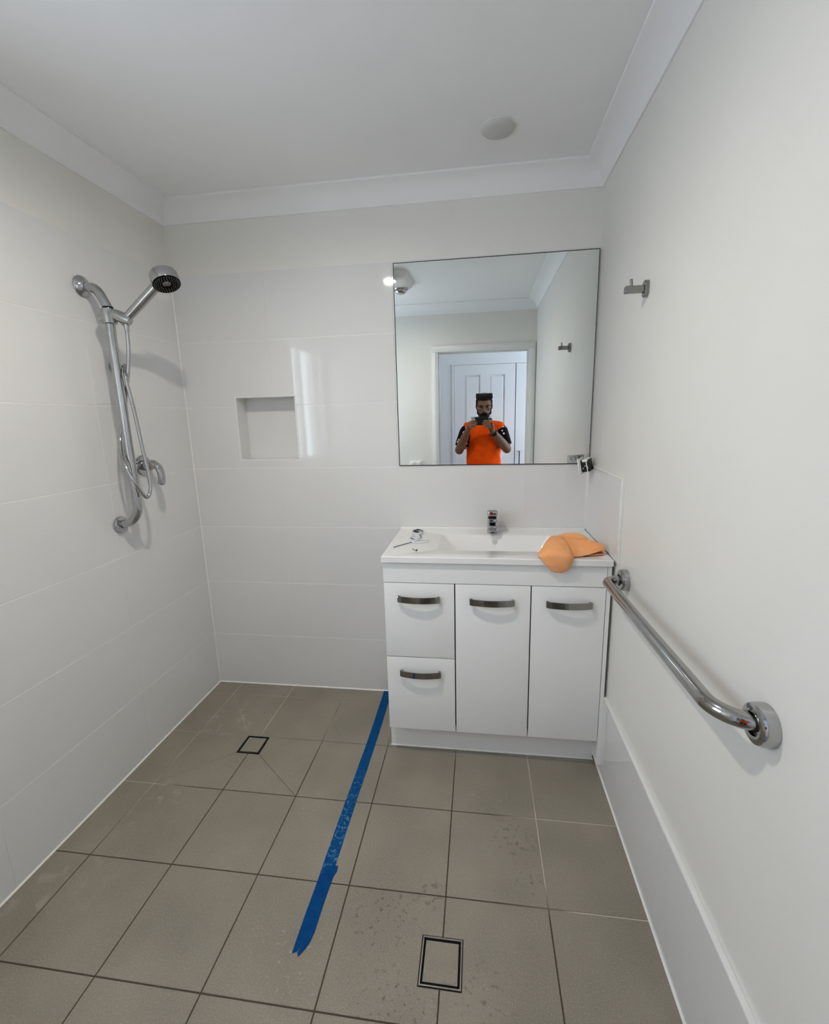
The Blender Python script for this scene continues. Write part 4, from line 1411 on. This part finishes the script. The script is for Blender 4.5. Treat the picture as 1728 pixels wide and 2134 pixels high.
for sx in (-1, 1):
    hx = PX + sx * 0.089
    bt = MB().tube([(hx, PY - 0.012, 0.17), (hx, PY - 0.014, 0.10), (hx, PY - 0.010, 0.055)], [0.047, 0.046, 0.044], 16)
    bt.tube([(hx, PY - 0.06, 0.047), (hx + sx * 0.006, PY + 0.05, 0.050), (hx + sx * 0.014, PY + 0.165, 0.040)], [(0.042, 0.041), (0.047, 0.048), (0.036, 0.038)], 16)
    bo = remeshed('boot', bt, M_BOOT, 0.006, 3)
    MB().box((hx - 0.046, PY - 0.095, 0.0005), (hx + 0.052, PY + 0.195, 0.020), 0.010, 2).build('sole', M_BLACK, bo)
# hair, beard, sunglasses
hr = MB()
hr.ball(HC + tilt @ Vector((0, -0.016, 0.026)), (0.0815, 0.094, 0.084), 24, 16, tilt)
hr.tube([hp_(0, 0.0, 0.06), hp_(0, 0.0, 0.100)], [(0.070, 0.072), (0.066, 0.064)], 20, up=(0, 1, 0))
hair = MB()
hv = []
o = remeshed('hair', hr, M_HAIR, 0.005, 2)
bmh = bmesh.new()
bmh.from_mesh(o.data)
Mi = tilt.inverted()
off = WORLD[o.name]
kill = []
for v_ in bmh.verts:
    q = Mi @ (v_.co + off - HC)
    # hairline: clear the face and the neck below the ears
    if (q.y > 0.040 and q.z < 0.060) or q.z < -0.045 or (q.y > 0.012 and q.z < -0.004):
        kill.append(v_)
bmesh.ops.delete(bmh, geom=kill, context='VERTS')
bmh.to_mesh(o.data)
bmh.free()
o['label'] = 'short dark hair'
bd = MB()
bd.ball(hp_(0, 0.050, -0.083), (0.050, 0.040, 0.036), 20, 12, tilt)
bd.tube([hp_(-0.062, 0.005, -0.03), hp_(-0.056, 0.03, -0.068), hp_(0, 0.070, -0.086), hp_(0.056, 0.03, -0.068), hp_(0.062, 0.005, -0.03)], [0.010, 0.017, 0.022, 0.017, 0.010], 14)
bd.tube([hp_(-0.030, 0.084, -0.060), hp_(0, 0.096, -0.049), hp_(0.030, 0.084, -0.060)], [0.007, 0.008, 0.007], 10)
o = remeshed('beard', bd, M_HAIR, 0.0045, 3)
o['label'] = 'dark beard'
for sx in (-1, 1):
    MB().tube([hp_(sx * 0.014, 0.0885, 0.018), hp_(sx * 0.032, 0.085, 0.023), hp_(sx * 0.050, 0.073, 0.019)], [0.004, 0.005, 0.0035], 8).build('eyebrow', M_HAIR, person)
    MB().ball(hp_(sx * 0.031, 0.0735, 0.003), (0.010, 0.0095, 0.0045), 12, 8, tilt).build('eye', M_BLACK, person)
gl_ = MB()
for sx in (-1, 1):
    gl_.box((sx * 0.040 - 0.037, 0.040, 0.082), (sx * 0.040 + 0.037, 0.066, 0.136), 0.008, 3)
gl_.box((-0.012, 0.048, 0.096), (0.012, 0.060, 0.118), 0.003, 2)
gl_.box((-0.080, -0.050, 0.090), (-0.074, 0.055, 0.106), 0.002, 1)
gl_.box((0.074, -0.050, 0.090), (0.080, 0.055, 0.106), 0.002, 1)
gl_.xf(Matrix.Translation(HC) @ tilt.to_4x4() @ Matrix.Translation((0, -0.008, -0.008)))
og = gl_.build('sunglasses', mat('black_gloss_sunglasses', (0.006, 0.006, 0.007), 0.08), person)
og['label'] = 'black sunglasses pushed up on the head'
wd = (WRR - ELR).normalized()
wc = ELR.lerp(WRR, 0.86)
MB().lathe([(0.032, -0.012), (0.0345, -0.010), (0.0345, 0.010), (0.032, 0.012)], wc, wd, 24).build('wrist_watch', M_BLACK, person)

# phone held in both hands
phone = thing('smartphone', 'black smartphone held sideways by the person in the mirror', 'phone', PHC - Vector((0, 0, 0.038)))
b = MB().box((-0.080, -0.0042, -0.038), (0.080, 0.0042, 0.038), 0.0035, 3)
b.xf(PHM)
b.build('phone_body', M_BLACK, phone)
b = MB().box((-0.077, 0.0040, 0.004), (-0.046, 0.0066, 0.035), 0.0022, 2)
b.xf(PHM)
ci = b.build('camera_island', M_WPLASTIC, phone)  # white colour stands in for glare on the island
for x, z in ((-0.069, 0.027), (-0.054, 0.027), (-0.0615, 0.012)):
    p0 = PHM @ Vector((x, 0.0064, z))
    ax_ = (PHM.to_3x3() @ Vector((0, 1, 0)))
    MB().lathe([(0.0058, 0), (0.0060, 0.0010), (0.0048, 0.0013), (0.001, 0.0010)], p0, ax_, 18).build('lens', M_BLACK, ci)
b = MB().box((-0.075, -0.0047, -0.034), (0.075, -0.0040, 0.034))
b.xf(PHM)
b.build('screen', mat('phone_screen', (0.02, 0.02, 0.02), 0.1, emit=(0.6, 0.62, 0.6), estr=0.6), phone, smooth=False)
